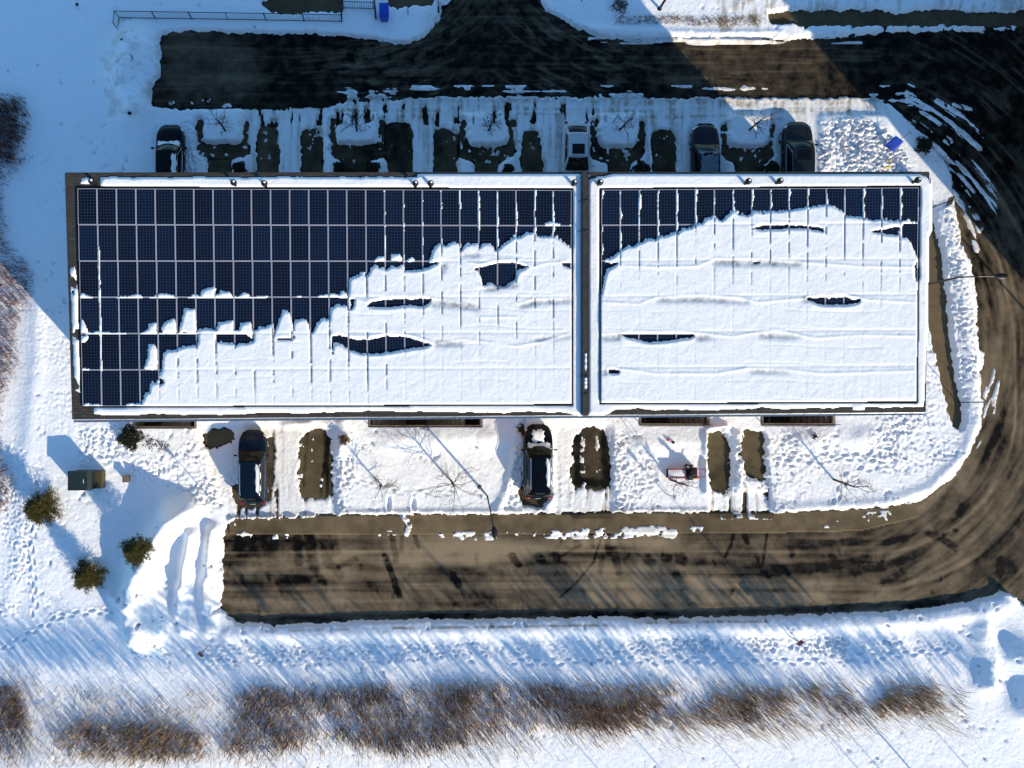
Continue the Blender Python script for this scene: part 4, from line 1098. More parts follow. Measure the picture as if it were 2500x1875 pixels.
# ------------------------------------------------------------------ cars
def patch(A, B_, C, D, nu=8, nv=8, bulge=0.0, bdir=(0,0,1), edge=0.0):
    """A-B along u, A-D along v; bilinear with a bulge"""
    A, B_, C, D = map(Vector, (A, B_, C, D)); bd = Vector(bdir); P = []
    for i in range(nu+1):
        u = edge+(1-2*edge)*i/nu; r = []
        for j in range(nv+1):
            v = edge+(1-2*edge)*j/nv
            p = (A*(1-u)+B_*u)*(1-v)+(D*(1-u)+C*u)*v
            p = p+bd*bulge*4*u*(1-u)*(0.35+0.65*4*v*(1-v))
            r.append(tuple(p))
        P.append(r)
    return P
def make_car(label, paint, loc, rz, L=4.7, Wd=1.86, H=1.66, suv=True, sunroof=False, rails=False, snow=(), group='parked cars', rear_white=False, cat='car', wagon_ratio=None):
    r = empty('parked_car', loc, rz); tag(r, label, cat, group)
    hl = L/2; hw = Wd/2
    belt = 1.0 if suv else 0.9; hood = 0.98 if suv else 0.84; deck = 1.0 if suv else 0.95
    # stations: y, half width factor, top z
    if suv:
        ST = [(hl, .30, .58), (hl-.03, .50, .67), (hl-.11, .66, .76), (hl-.27, .80, hood-.12), (hl-.50, .90, hood-.05), (hl-.8, .965, hood-.01), (hl-1.1, .99, hood), (hl-1.35, 1.0, belt+.03), (0.3, 1.0, belt+.02), (-1.0, 1.0, belt+.03), (-hl+.8, .985, belt+.04), (-hl+.38, .94, belt), (-hl+.15, .86, .96), (-hl+.04, .72, .86), (-hl, .50, .72)]
    else:
        ST = [(hl, .30, .53), (hl-.04, .50, .60), (hl-.13, .66, .67), (hl-.30, .80, hood-.09), (hl-.55, .90, hood-.04), (hl-.85, .965, hood), (hl-1.1, .985, hood+.01), (hl-1.35, 1.0, belt), (0.2, 1.0, belt), (-1.0, 1.0, belt+.01), (-hl+.75, .98, deck), (-hl+.32, .91, deck-.02), (-hl+.12, .78, .88), (-hl, .52, .68)]
    P = []
    for (y, f, zt) in ST:
        w = hw*f
        half = [(w*.80, .22), (w*.96, .34), (w, .58), (w*.995, .72), (w*.965, min(zt-.06, .92) if zt > .8 else zt-.05), (w*.88, zt-.012), (w*.62, zt+.012), (w*.3, zt+.03), (0, zt+.035)]
        ring = [(x, y, z) for x, z in half]+[(-x, y, z) for x, z in half[::-1][1:]]
        P.append(ring)
    b = MB(); b.grid(P)
    n0 = len(P[0])
    b.f.append(tuple(range(n0))); b.f.append(tuple(range((len(P)-1)*n0, len(P)*n0))[::-1])
    b.add([(-hw*.85, -hl+.1, .22), (hw*.85, -hl+.1, .22), (hw*.85, hl-.1, .22), (-hw*.85, hl-.1, .22)], [(0,3,2,1)])
    body = b.build('body', paint, r, smooth=True)
    sm = body.modifiers.new('s', 'SUBSURF'); sm.levels = 1; sm.render_levels = 2
    # cabin
    if suv: y1, y2, y3, y4 = hl-1.30, hl-1.98, -hl+.55, -hl+.22
    else: y1, y2, y3, y4 = hl-1.45, hl-2.25, -hl+1.02, -hl+.42
    wb = hw*.90; wr = hw*.70; zb = belt+.0; zr = H-.05
    if not suv: wr = hw*.71
    wbr = hw*(.86 if suv else .76)
    c = MB()
    c.grid(patch((-wb, y1, zb), (wb, y1, zb), (wr, y2, zr), (-wr, y2, zr), 10, 6, .17, (0, .8, .25)))
    c.grid(patch((-wr, y2, zr), (wr, y2, zr), (wr*.97, y3, zr-.02), (-wr*.97, y3, zr-.02), 8, 8, .05))
    c.grid(patch((-wr*.97, y3, zr-.02), (wr*.97, y3, zr-.02), (wbr, y4, zb), (-wbr, y4, zb), 8, 6, .13, (0, -.8, .2)))
    for s in (-1, 1):
        A = (s*wb, y1, zb); B_ = (s*wbr, y4, zb); C = (s*wr*.97, y3, zr-.02); D = (s*wr, y2, zr)
        c.grid(patch(A, B_, C, D, 10, 5, .05, (s, 0, 0)))
    cb_ = c.build('cabin', paint, r, smooth=True)
    e = 0.012
    g1 = MB(); g1.grid(patch((-wb*.93, y1-.05+e, zb+.045+e), (wb*.93, y1-.05+e, zb+.045+e), (wr*.93, y2+.05+e, zr-.02+e), (-wr*.93, y2+.05+e, zr-.02+e), 10, 6, .17, (0, .8, .25)))
    g1.build('windscreen', M_GREENGL, r, smooth=True)
    g2 = MB(); g2.grid(patch((-wr*.88, y3-.05, zr-.06), (wr*.88, y3-.05, zr-.06), (wbr*.88, y4-.0-e, zb+.10+e), (-wbr*.88, y4-e, zb+.10+e), 8, 5, .15, (0, -.8, .2)))
    g2.build('rear_window', M_DARKGL, r, smooth=True)
    for s in (-1, 1):
        def q(u, v):
            A = Vector((s*wb, y1, zb)); B_ = Vector((s*wbr, y4, zb)); C = Vector((s*wr*.97, y3, zr-.02)); D = Vector((s*wr, y2, zr))
            p = (A*(1-u)+B_*u)*(1-v)+(D*(1-u)+C*u)*v
            return tuple(p+Vector((s*(.05*4*u*(1-u)*(0.35+0.65*4*v*(1-v))+e), 0, e*.5)))
        for (u0, u1) in ((.08, .40), (.425, .70), (.725, .93)) if suv else ((.10, .50), (.53, .90)):
            w = MB(); w.grid([[q(u0+(u1-u0)*i/5, .12+.76*j/4) for j in range(5)] for i in range(6)])
            w.build('side_window', M_DARKGL, r, smooth=True)
        tr = MB(); tr.tube([q(.06,.08), q(.3,.06), q(.6,.06), q(.94,.10)], .013, 5); tr.tube([q(.07,.12), q(.14,.88), q(.5,.93), q(.88,.90)], .010, 5); tr.build('window_trim', M_CHROME if suv else paint, r)
        # mirror
        m = MB(); m.tube([(s*hw*.93, y1-.28, belt+.02), (s*(hw+.10), y1-.30, belt+.06)], .02, 6); m.box(*sorted((s*(hw+.03), s*(hw+.20))), y1-.36, y1-.26, belt-.02, belt+.12)
        m.build('mirror', paint, r, bevel=.02)
        # lamps
        h = MB(); h.grid(patch((s*hw*.52, hl-.13, .73 if suv else .66), (s*hw*.90, hl-.34, .78 if suv else .70), (s*hw*.93, hl-.50, .86 if suv else .77), (s*hw*.55, hl-.24, .84 if suv else .75), 4, 3, .03, (0, .5, .6))).build('headlight', M_LENS, r)
        t = MB(); t.box(*sorted((s*hw*.62, s*hw*.84)), -hl+.02, -hl+.13, .74, .90); t.build('tail_light', M_RED, r, bevel=.03)
        # handles
        for yy in (.35, -.75):
            k = MB(); k.box(*sorted((s*(hw-.01), s*(hw+.025))), yy-.09, yy+.09, .80, .83); k.build('door_handle', M_CHROME if suv else paint, r)
        for yy in (hl-.92, -hl+.88):
            wl = empty('wheel', (s*(hw-.17), yy, .34)); wl.parent = r
            t = MB(); t.tube([(-.11, 0, 0), (-.09, 0, 0), (.09, 0, 0), (.11, 0, 0)], [.27, .34, .34, .27], 24); t.build('tyre', M_TYRE, wl, smooth=False)
            rm = MB(); x_ = s*.112; rm.tube([(x_-s*.03, 0, 0), (x_, 0, 0)], [.22, .20], 16)
            for kk in range(5):
                aa = kk*2*math.pi/5; rm.tube([(x_+s*.005, 0, 0), (x_+s*.005, math.cos(aa)*.2, math.sin(aa)*.2)], .025, 5)
            rm.build('rim', M_RIM, wl)
        if rails:
            rr = MB(); rr.tube([(s*wr*.93, y2-.15, zr+.03), (s*wr*.95, y2-.3, zr+.075), (s*wr*.95, y3+.3, zr+.065), (s*wr*.92, y3+.12, zr+.02)], .022, 6)
            rr.build('roof_rail', M_CHROME, r)
    g_ = MB(); g_.box(-hw*.42, hw*.42, hl-.02, hl+.012, .48, .66); g_.build('grille', M_BLACK, r, bevel=.01)
    pl = MB(); pl.box(-.16, .16, -hl-.012, -hl+.02, .62, .74); pl.build('number_plate', M_PLATE, r)
    wp = MB()
    for x0_ in (-.45, .12): wp.tube([(x0_, y1+.02, zb+.06), (x0_+.42, y1-.22, zb+.19+.06)], .011, 5)
    wp.build('wiper', M_BLACK, r)
    # hood creases
    for s in (-1, 1):
        hc = MB(); hc.tube([(s*hw*.50, hl-.45, hood+.004), (s*hw*.58, hl-1.2, belt+.035)], .010, 4); hc.build('bonnet_crease', paint, r)
    if sunroof:
        sr = MB(); sr.grid(patch((-wr*.62, y2-.12, zr+.035), (wr*.62, y2-.12, zr+.035), (wr*.62, y2-.75, zr+.045), (-wr*.62, y2-.75, zr+.045), 4, 4, .02)); sr.build('sunroof', M_DARKGL, r)
    for kind in snow:
        sn_ = MB()
        def pad(x0_, x1_, y0_, y1_, zf, th, seed):
            nx, ny = 14, 14; Pp = []
            for i in range(nx+1):
                row = []
                for j in range(ny+1):
                    u, v = i/nx, j/ny
                    ed = min(u, 1-u, v, 1-v)
                    x = x0_+(x1_-x0_)*u; y = y0_+(y1_-y0_)*v
                    wv = 0.06*math.sin(u*9+seed)+0.05*math.sin(u*21+seed*2)
                    if j == 0 or j == ny: y += wv
                    if i == 0 or i == nx: x += .04*math.sin(v*13+seed)
                    row.append((x, y, zf(x, y)+(th*min(1, ed*7))+.012))
                Pp.append(row)
            sn_.grid(Pp)
        zw = lambda x, y: zb+(zr-zb)*min(max((y1-y)/(y1-y2), 0), 1)+.075*(1-(x/wb)**2)
        zroof = lambda x, y: zr+.05*(1-(x/wr)**2)
        zh = lambda x, y: hood+.05 - max(0, (y-(hl-.6)))*.25
        if kind == 'screen_foot': pad(-wb*.85, wb*.85, y1-.22, y1+.10, zw, .06, 1)
        if kind == 'bonnet': pad(-hw*.45, hw*.35, hl-1.1, hl-.35, zh, .05, 2)
        if kind == 'roof_thin': pad(-wr*.85, wr*.85, y3+.15, y2-.05, zroof, .03, 3)
        if kind == 'screen': pad(-wb*.80, wb*.80, y2+.08, y1-.08, zw, .02, 4)
        if kind == 'rear_edge': pad(-wr*.8, wr*.8, y3-.12, y3+.10, zroof, .05, 5)
        if kind == 'side': pad(wr*.55, wr*1.0, y3+.3, y2-.2, zroof, .05, 6)
        sn_.build('snow_patch', M_THIN if kind in ('roof_thin', 'screen') else M_RSNOW, r, smooth=True)
    return r
M_THIN = mat('thin_frost', (0.10, 0.13, 0.16), 0.6, noise=(6, .5))
P_BLACK = mat('black_car_paint', (0.002, 0.002, 0.003), 0.22, 0.0, 0.2, coat=.05)
P_NAVY = mat('navy_car_paint', (0.003, 0.008, 0.020), 0.2, 0.0, 0.25, coat=.05)
P_WHITE = mat('white_car_paint', (0.52, 0.53, 0.54), 0.3, 0, 0.5, coat=.5)
P_PLUM = mat('plum_black_paint', (0.008, 0.005, 0.012), 0.22, 0.0, 0.3, coat=.15)
P_DGREEN = mat('dark_grey_paint', (0.008, 0.010, 0.010), 0.25, 0.0, 0.3, coat=.15)
def carpos(px, py): return W(px, py, 0)
# centre on the ground: image centre is of the body at about 0.9 m, so pull back towards the foot point
def cp(px, py, z=0.9):
    x, y, _ = W(px, py, z); return (x, y, 0)
make_car('black hatchback with snow on its windscreen foot, leftmost car behind the building', P_BLACK, cp(414, 388), 0, 4.5, 1.84, 1.62, True, snow=('screen_foot', 'side'))
make_car('white saloon car with a sunroof, nose towards the building', P_WHITE, cp(1408, 384), math.pi, 4.65, 1.78, 1.44, False, sunroof=True)
make_car('plum black car with frosted windscreen and roof, north of the building', P_PLUM, cp(1725, 386), 0, 4.6, 1.80, 1.45, False, snow=('screen', 'roof_thin'))
make_car('dark grey car with a sunroof beside the lumpy sunlit snow', P_DGREEN, cp(1950, 384), 0, 4.7, 1.88, 1.62, True, sunroof=True, snow=('rear_edge',))
make_car('navy estate car with silver roof rails on the left south driveway', P_NAVY, cp(616, 1141), 0, 4.75, 1.88, 1.68, True, rails=True, snow=('side',))
make_car('black car with snow on its bonnet, second south driveway from the left', P_BLACK, cp(1315, 1127), 0, 4.75, 1.88, 1.68, True, sunroof=True, rails=True, snow=('screen_foot', 'bonnet', 'side'))

# ------------------------------------------------------------------ lamps, signs, poles
def street_lamp(base, top_h, arm, label, group='street lamps'):
    r = empty('street_lamp', base); tag(r, label, 'street lamp', group)
    p = MB(); p.tube([(0,0,0), (0,0,.35)], .14, 12); p.tube([(0,0,.35), (0,0,top_h)], [.085, .05], 12); p.build('pole', M_BLACK, r)
    a = MB(); d = Vector(arm); a.tube([(0,0,top_h-.05), tuple(d*.5+Vector((0,0,top_h+.25))), tuple(d+Vector((0,0,top_h+.3)))], [.045,.04,.035], 8); a.build('arm', M_BLACK, r)
    h = MB(); u = d.normalized(); q = d+Vector((0,0,top_h+.3)); n = u.cross(Vector((0,0,1)))
    P = []
    for t, w in ((0,.05),(.15,.14),(.35,.19),(.6,.17),(.75,.09),(.8,.02)):
        c0 = q+u*t
        P.append([tuple(c0+n*w*math.cos(k*math.pi/6)+Vector((0,0,.10*(w/.19)*math.sin(k*math.pi/6)))) for k in range(13)])
    h.grid(P); h.build('lamp_head', M_BLACK, r, smooth=True)
    return r
street_lamp(W(1170, 1188), 5.0, (0.32, -1.7, 0), 'black street lamp in the south lawn with its arm over the road')
street_lamp(W(2190, 712), 5.4, (1.8, 0.0, 0), 'black street lamp east of the building with its arm over the bend')
street_lamp(W(1606, 28), 5.4, (0.2, 1.6, 0), 'black street lamp north of the top road, cut off by the picture edge')
def sign(base, h, face_mat, size, label, rz=0.0, pole=M_GALV, kind='plate', tilt=0.0, group='small signs on posts'):
    r = empty('road_sign', base, rz); tag(r, label, 'sign', group)
    p = MB(); p.tube([(0,0,0), (0,0,h)], .03, 8); p.build('post', pole, r)
    s = MB(); w, q = size
    if kind == 'plate': s.box(-w/2, w/2, -.045, -.032, h-q, h-.02)
    s.build('sign_plate', face_mat, r, bevel=.004)
    return r
M_REDSIGN = mat('faded_red_sign', (0.22, 0.05, 0.05), 0.6)
M_WSIGN = mat('white_sign', (0.65, 0.65, 0.65), 0.5)
M_RUST = mat('rusty_post', (0.06, 0.04, 0.035), 0.8)
sign(W(509,1575), 1.95, M_REDSIGN, (.42, .45), 'small red-backed sign on a dark post, lower left, past the end of the road', rz=-.7, pole=M_BLACK)
sign(W(1919,1548), 1.95, M_REDSIGN, (.42, .45), 'small red-backed sign on a dark post in the trodden snow, lower right', rz=.7, pole=M_BLACK)
sign(W(1622,1205), 2.0, M_WSIGN, (.30, .45), 'slim grey sign post in the lawn just left of the snow blower tree', rz=1.4)
sign(W(522,1221), 2.3, M_WSIGN, (.22, .3), 'thin sign post beside the snow heap left of the navy car', rz=.5)
sign(W(2338,982), 2.4, M_WSIGN, (.06, .5), 'thin sign post seen edge-on near the end of the east path', pole=M_BLACK)
sign(W(2272,508), 2.0, mat('dark_sign', (.03,.03,.035), .5), (.60, .60), 'dark square sign with pale rim at the top of the east path', rz=1.2, pole=M_BLACK)
sign(W(1493,304), 1.6, M_WSIGN, (.05, .3), 'thin stake in the fourth front lawn', pole=M_RUST)
sign(W(2135,424), 1.5, mat('yellow_plastic', (.6,.4,.02), .5), (.35, .3), 'short yellow marker post at the north east eave')
def pole(base, h, label, rad=.06):
    r = empty('utility_pole', base); tag(r, label, 'pole')
    p = MB(); p.tube([(0,0,0), (0,0,h)], [rad, rad*.7], 10); p.build('pole', M_BLACK, r)
    a = MB(); a.tube([(0,0,h-.1), (.3,.3,h+.1), (.9,.9,h+.15)], .03, 6); a.build('arm', M_BLACK, r)
pole(W(918,51), 4.5, 'black pole beside the blue bin', .07)
pole(W(996,40), 3.2, 'thin dark pole right of the blue bin', .03)
pole(W(1417,9), 2.5, 'thin dark pole at the top edge by the junction', .03)
pole(W(2262,1925), 11.8, 'tall pole south of the reeds, below the picture edge', .05)
pole(W(2760,1050), 7.5, 'tall pole east of the bend, outside the picture', .09)

# fence at the top left
def fence(pts, h, label, pitch=.14, post=2.2):
    r = empty('metal_railing', W(*pts[0])); tag(r, label, 'railing')
    o0 = Vector(W(*pts[0]))
    rail = MB(); bal = MB()
    for a, b in zip(pts[:-1], pts[1:]):
        A = Vector(W(*a))-o0; B_ = Vector(W(*b))-o0; L = (B_-A).length
        for z in (.35, h): rail.tube([A+Vector((0,0,z)), B_+Vector((0,0,z))], .022, 6)
        n = int(L/pitch)
        for k in range(n+1):
            p = A+(B_-A)*(k/n); bal.tube([p+Vector((0,0,.3)), p+Vector((0,0,h))], .013, 4)
        n = max(1, int(round(L/post)))
        for k in range(n+1):
            p = A+(B_-A)*(k/n); ps = MB(); ps.tube([p, p+Vector((0,0,h+.05))], .03, 8); ps.build('post', M_BLACK, r)
    rail.build('rail', M_BLACK, r); bal.build('baluster_panel', M_BLACK, r)
fence([(293,78),(296,50),(560,54),(836,59),(836,22),(836,-4)], 1.15, 'long black metal railing along the top of the snow at upper left')
fence([(840,26),(912,28)], 1.1, 'short black railing between the long fence and the black pole')

# ------------------------------------------------------------------ utility box, bin, shovel, snow blower, small things
M_TGREEN = mat('transformer_green', (0.012, 0.022, 0.020), 0.5, noise=(3, .2))
M_OLIVE = mat('olive_panel', (0.05, 0.045, 0.018), 0.7)
r = empty('transformer_box', W(225, 1168)); tag(r, 'dark green electrical transformer box standing in the snow left of the building', 'utility box')
b = MB(); b.box(-.85, .55, -.58, .58, 0, 1.45); b.build('cabinet', M_TGREEN, r, bevel=.03)
b = MB(); b.add([(-.90,-.62,1.45),(.58,-.62,1.45),(.58,.62,1.45),(-.90,.62,1.45),(-.88,-.60,1.53),(.35,-.60,1.56),(.35,.60,1.56),(-.88,.60,1.53)], [(0,3,2,1),(4,5,6,7),(0,1,5,4),(1,2,6,5),(2,3,7,6),(3,0,4,7)]); b.build('lid', M_TGREEN, r)
b = MB(); b.box(.55, 1.0, -.55, .55, 0, .9); b.build('door_housing', M_OLIVE, r, bevel=.02)
b = MB(); b.box(.10, .14, -.15, .10, 1.562, 1.57); b.build('warning_label', M_WSIGN, r)
b = MB(); b.box(-1.05, 1.15, -.75, .75, -.02, .22); b.build('plinth', M_CONC, r)
r = empty('cable_pedestal', W(317, 1166)); tag(r, 'small brown cable pedestal poking out of the snow right of the transformer', 'utility box')
b = MB(); b.box(-.16, .16, -.2, .2, 0, .75); b.build('cabinet', mat('brown_box', (.10,.075,.05), .8), r, bevel=.02)
b = MB(); b.box(-.19, .19, -.23, .23, .75, .80); b.build('lid', mat('brown_lid', (.14,.11,.08), .7), r, bevel=.01)
M_BLUE = mat('blue_plastic', (0.005, 0.05, 0.42), 0.4)
r = empty('recycling_bin', W(939, 44)); tag(r, 'bright blue plastic recycling bin by the black pole', 'bin')
b = MB(); b.add([(-.24,-.40,.08),(.24,-.40,.08),(.24,.30,.08),(-.24,.30,.08),(-.29,-.48,1.0),(.29,-.48,1.0),(.29,.36,1.0),(-.29,.36,1.0)], [(0,3,2,1),(4,5,6,7),(0,1,5,4),(1,2,6,5),(2,3,7,6),(3,0,4,7)]); b.build('body', M_BLUE, r, bevel=.02)
b = MB(); b.grid(patch((-.31,-.50,1.01),(.31,-.50,1.01),(.31,.40,1.04),(-.31,.40,1.04),6,6,.07)); b.box(-.31,.31,-.50,.40,.97,1.01); b.build('lid', M_BLUE, r, smooth=False)
b = MB(); b.tube([(-.26,.43,1.0),(.26,.43,1.0)], .02, 6); b.build('handle', M_BLACK, r)
for s in (-1, 1):
    b = MB(); b.tube([(s*.22,.30,.1),(s*.29,.30,.1)], .10, 12); b.build('wheel', M_TYRE, r)
r = empty('snow_pusher', W(2160, 366), 0); tag(r, 'blue plastic snow pusher with a long handle leaning in the snow at upper right', 'snow shovel')
b = MB(); P = []
for i in range(9):
    a = -0.7+1.5*i/8
    P.append([(-.33+.66*k/6, .05-.22*math.cos(a*1.1)+.5*i/8, .50+.62*i/8-.10*math.cos(a*2)) for k in range(7)])
b.grid(P)
Rm = Matrix.Rotation(-.65, 4, 'Z'); b.v = [tuple(Rm @ Vector(q)) for q in b.v]
o = b.build('blade', M_BLUE, r, smooth=True); sm = o.modifiers.new('t', 'SOLIDIFY'); sm.thickness = .02
b = MB(); b.tube([(-.35,-.3,.3), (.25,.25,.95), (.75,.62,1.35)], .018, 8); b.build('handle', M_RUST, r)
b = MB(); b.tube([(.68,.70,1.35),(.82,.54,1.35)], .02, 6); b.build('grip', M_BLACK, r)

M_REDP = mat('red_machine_paint', (0.30, 0.012, 0.03), 0.35, coat=.3)
M_ORG = mat('orange_skid', (0.42, 0.20, 0.03), 0.6)
r = empty('snow_blower', W(1668, 1150), 0.0); tag(r, 'red and black snow blower with a snow filled auger box, parked on the south lawn', 'snow blower')
b = MB()
b.box(-1.2, -.05, .14, .18, .28, .72); b.box(-1.2, -.05, -.40, -.36, .28, .72); b.box(-.09, -.05, -.36, .14, .28, .72); b.box(-1.2, -.09, -.36, .14, .28, .31)
b.build('auger_housing', M_REDP, r, bevel=.01)
b = MB(); b.grid(patch((-1.18,-.355,.60),(-.10,-.355,.66),(-.10,.135,.66),(-1.18,.135,.60),12,6,.05)); b.build('snow_fill', M_RSNOW, r, smooth=True)
b = MB(); b.box(0, .52, -.38, .30, .38, .88); b.tube([(.25,-.02,.88),(.25,-.02,1.08)], .19, 14); b.box(.02,.16,-.30,-.12,.88,1.02); b.build('engine', M_BLACK, r, bevel=.03)
b = MB(); b.tube([(-.03,.22,.7),(-.03,.30,1.0),(-.16,.42,1.22),(-.30,.46,1.26)], [.10,.11,.12,.13], 10); b.build('chute', M_BLACK, r)
for s in (-.42, .34):
    b = MB(); b.tube([(.25,s,.40),(.25,s+.10*(1 if s>0 else -1),.40)], .24, 18); b.build('wheel', M_TYRE, r)
b = MB()
for s in (-.28, .20): b.tube([(.5,s,.75),(.85,s,1.05),(1.0,s,1.08)], .018, 6)
b.tube([(1.0,-.28,1.08),(1.0,.20,1.08)], .018, 6); b.build('handlebar', M_BLACK, r)
b = MB(); b.box(.52, .60, -.38, .30, .35, .85); b.build('rear_cover', M_REDP, r, bevel=.01)
b = MB(); b.add([(.55,-.5,.31),(1.05,-.46,.30),(.60,-.18,.31),(.55,-.5,.34),(1.05,-.46,.33),(.60,-.18,.34)], [(0,2,1),(3,4,5),(0,1,4,3),(1,2,5,4),(2,0,3,5)]); b.build('skid_shoe', M_ORG, r)
def ball(px, py, rad, m, name, label, cat, z=.33):
    b = MB(); N = 10; P = []
    for i in range(N+1):
        a = math.pi*i/N; P.append([(rad*math.sin(a)*math.cos(t*2*math.pi/12), rad*math.sin(a)*math.sin(t*2*math.pi/12), rad*math.cos(a)) for t in range(13)])
    b.grid(P); o = b.build(name, m, None, smooth=True); x, y, _ = W(px, py); o.location = (x, y, SZ(px, py)+rad*.8); tag(o, label, cat)
ball(1625, 1073, .09, mat('red_ball', (.6,.03,.02), .4), 'ball', 'small red ball on the shaded snow above the snow blower', 'ball')
ball(1637, 1079, .10, M_BLACK, 'ball', 'small black ball beside the red ball on the snow', 'ball')
ball(2160, 398, .10, mat('yellow_toy', (.6,.42,.02), .5), 'ball', 'small yellow ball in the lumpy snow by the blue snow pusher', 'ball', .36)

# rocks lying on the snow
def rock(px, py, s, label):
    b = MB(); rr = random.Random(int(px*7+py))
    P = []
    for i in range(6):
        a = math.pi*i/5
        P.append([(s*math.sin(a)*math.cos(t*math.pi/4)*rr.uniform(.8,1.2), s*math.sin(a)*math.sin(t*math.pi/4)*rr.uniform(.7,1.1), s*.7*math.cos(a)) for t in range(8)])
        P[-1].append(P[-1][0])
    b.grid(P); o = b.build('lump_of_earth', mat('dark_lump', (.02,.018,.015), .9), None); x, y, _ = W(px, py)
    o.location = (x, y, SZ(px, py)+s*.35); tag(o, label, 'clod')
rock(193, 17, .11, 'dark clod lying alone on the open snow at upper left')
rock(328, 289, .14, 'dark clod at the foot of the snow pile above the leftmost car')
rock(310, 113, .08, 'small dark clod on the snow pile at the end of the top road')

# ------------------------------------------------------------------ trees
def bare_tree(px, py, H, spread, label, seed, lean=(0, 0), group='bare young trees', multi=False):
    rr = random.Random(seed)
    r = empty('young_tree', W(px, py)); tag(r, label, 'tree', group)
    tr = MB(); br = MB()
    top = Vector((lean[0], lean[1], H*.62))
    tr.tube([(0,0,0), (0,0,.3), tuple(top*.5+Vector((rr.uniform(-.04,.04), rr.uniform(-.04,.04), 0))), tuple(top)], [.10,.07,.06,.045], 8)
    tr.build('trunk', M_BARK, r)
    def grow(p, d, L, rad, depth):
        n = 3; pts = [p]; q = p.copy(); dd = d.copy()
        for i in range(n):
            dd = (dd+Vector((rr.gauss(0,.16), rr.gauss(0,.16), rr.gauss(.04,.10)))).normalized(); q = q+dd*L/n; pts.append(q.copy())
        br.tube(pts, [rad*(1-.6*i/n) for i in range(n+1)], 4 if depth else 5, cap=False)
        if depth < 3:
            for k in range(rr.randint(2, 4)):
                t = rr.uniform(.35, 1.0); i = min(int(t*n), n-1); s = pts[i].lerp(pts[i+1], t*n-i)
                nd = (dd+Vector((rr.gauss(0,.55), rr.gauss(0,.55), rr.gauss(.0,.35)))).normalized()
                grow(s, nd, L*rr.uniform(.45,.7), rad*.55, depth+1)
    nb_ = 13 if multi else 9
    for k in range(nb_):
        a = k*2.4+rr.uniform(-.3,.3); t = rr.uniform(.45, 1.0)
        el = rr.uniform(.25, .9)
        d = Vector((math.cos(a)*math.cos(el)*spread, math.sin(a)*math.cos(el)*spread, math.sin(el)))
        grow(top*t, d.normalized(), H*rr.uniform(.26,.40)*spread, .022, 0)
    grow(top, (Vector((lean[0], lean[1], H)).normalized()), H*.4, .028, 0)
    br.build('crown', M_TWIG, r)
nt_ = ['first', 'second', 'third', 'fourth', 'fifth']
for i, (x, y, ln) in enumerate(((554,326,(-.1,.1)), (873,326,(0,.15)), (1190,324,(.1,.1)), (1508,323,(.1,0)), (1822,323,(.1,.1)))):
    bare_tree(x, y, 2.7, .8, '%s bare young tree from the left among the square front lawns' % nt_[i], 20+i, ln, 'bare trees on the square front lawns')
bare_tree(931, 1182, 2.6, 1.0, 'bare tree with a ball of twigs, leftmost on the south lawn', 31, (0,0), 'bare trees on the south lawn')
bare_tree(1103, 1175, 3.4, 1.25, 'widest bare tree, left of the south lawn street lamp', 32, (0,0), 'bare trees on the south lawn', True)
bare_tree(1633, 1170, 2.9, .75, 'bare tree leaning right just below the snow blower', 33, (.25,-.15), 'bare trees on the south lawn')
bare_tree(2028, 1169, 3.4, .8, 'bare tree leaning right on the wide trampled lawn, rightmost', 34, (.3,-.3), 'bare trees on the south lawn')

def leaf_mat(name, a, b):
    m = bpy.data.materials.new(name); m.use_nodes = True; nt = m.node_tree; bs = nt.nodes['Principled BSDF']
    gi = nt.nodes.new('ShaderNodeNewGeometry')
    c = nmix(nt, gi.outputs['Random Per Island'], a, b); nt.links.new(c, bs.inputs['Base Color']); bs.inputs['Roughness'].default_value = .8
    bs.inputs['Specular IOR Level'].default_value = .2
    return m
M_NEEDLE = leaf_mat('needles', (0.010, 0.022, 0.006), (0.13, 0.095, 0.025))
M_SHRUB = leaf_mat('dark_leaves', (0.004, 0.006, 0.004), (0.02, 0.02, 0.010))
def conifer(px, py, H, R, label, seed, group='evergreens in the west snow'):
    rr = np.random.RandomState(seed)
    r = empty('evergreen_tree', (*W(px, py)[:2], SZ(px, py)-.05)); tag(r, label, 'tree', group)
    t = MB(); t.tube([(0,0,0),(0,0,H*.9)], [.09,.02], 8); t.build('trunk', M_BARK, r)
    c = MB()
    nb = 260
    for k in range(nb):
        h = H*(0.06+0.92*(k/nb)); a = rr.rand()*6.283
        prof = R*(1-(h/H))**0.75*(0.70+0.34*rr.rand())*(1+.10*math.sin(3*a+seed)+.07*math.sin(7*a))
        L = max(prof, .10)
        d = np.array([math.cos(a), math.sin(a), rr.uniform(-.05,.35)]); d /= np.linalg.norm(d)
        n = int(12+L*62)
        for q in range(n):
            s = L*(q+rr.rand())/n
            p = np.array([0,0,h])+d*s+rr.randn(3)*np.array([.05,.05,.03])*(.5+s)
            da = a+rr.uniform(-1.1,1.1); ll = rr.uniform(.06,.12); w = rr.uniform(.011,.022)
            u = np.array([math.cos(da), math.sin(da), rr.uniform(-.2,.6)])*ll
            v = np.array([-math.sin(da), math.cos(da), rr.uniform(-.3,.3)])*w
            c.add([p-v, p+v, p+u+v*.3, p+u-v*.3], [(0,1,2,3)])
    c.build('crown', M_NEEDLE, r)
conifer(122, 1236, 2.4, 1.45, 'bushy evergreen tree below the transformer, farthest left of the three', 5)
conifer(364, 1330, 2.1, 1.25, 'round evergreen tree at the edge of the big snow heap', 6)
conifer(233, 1396, 2.2, 1.30, 'dark evergreen tree, lowest of the three', 8)
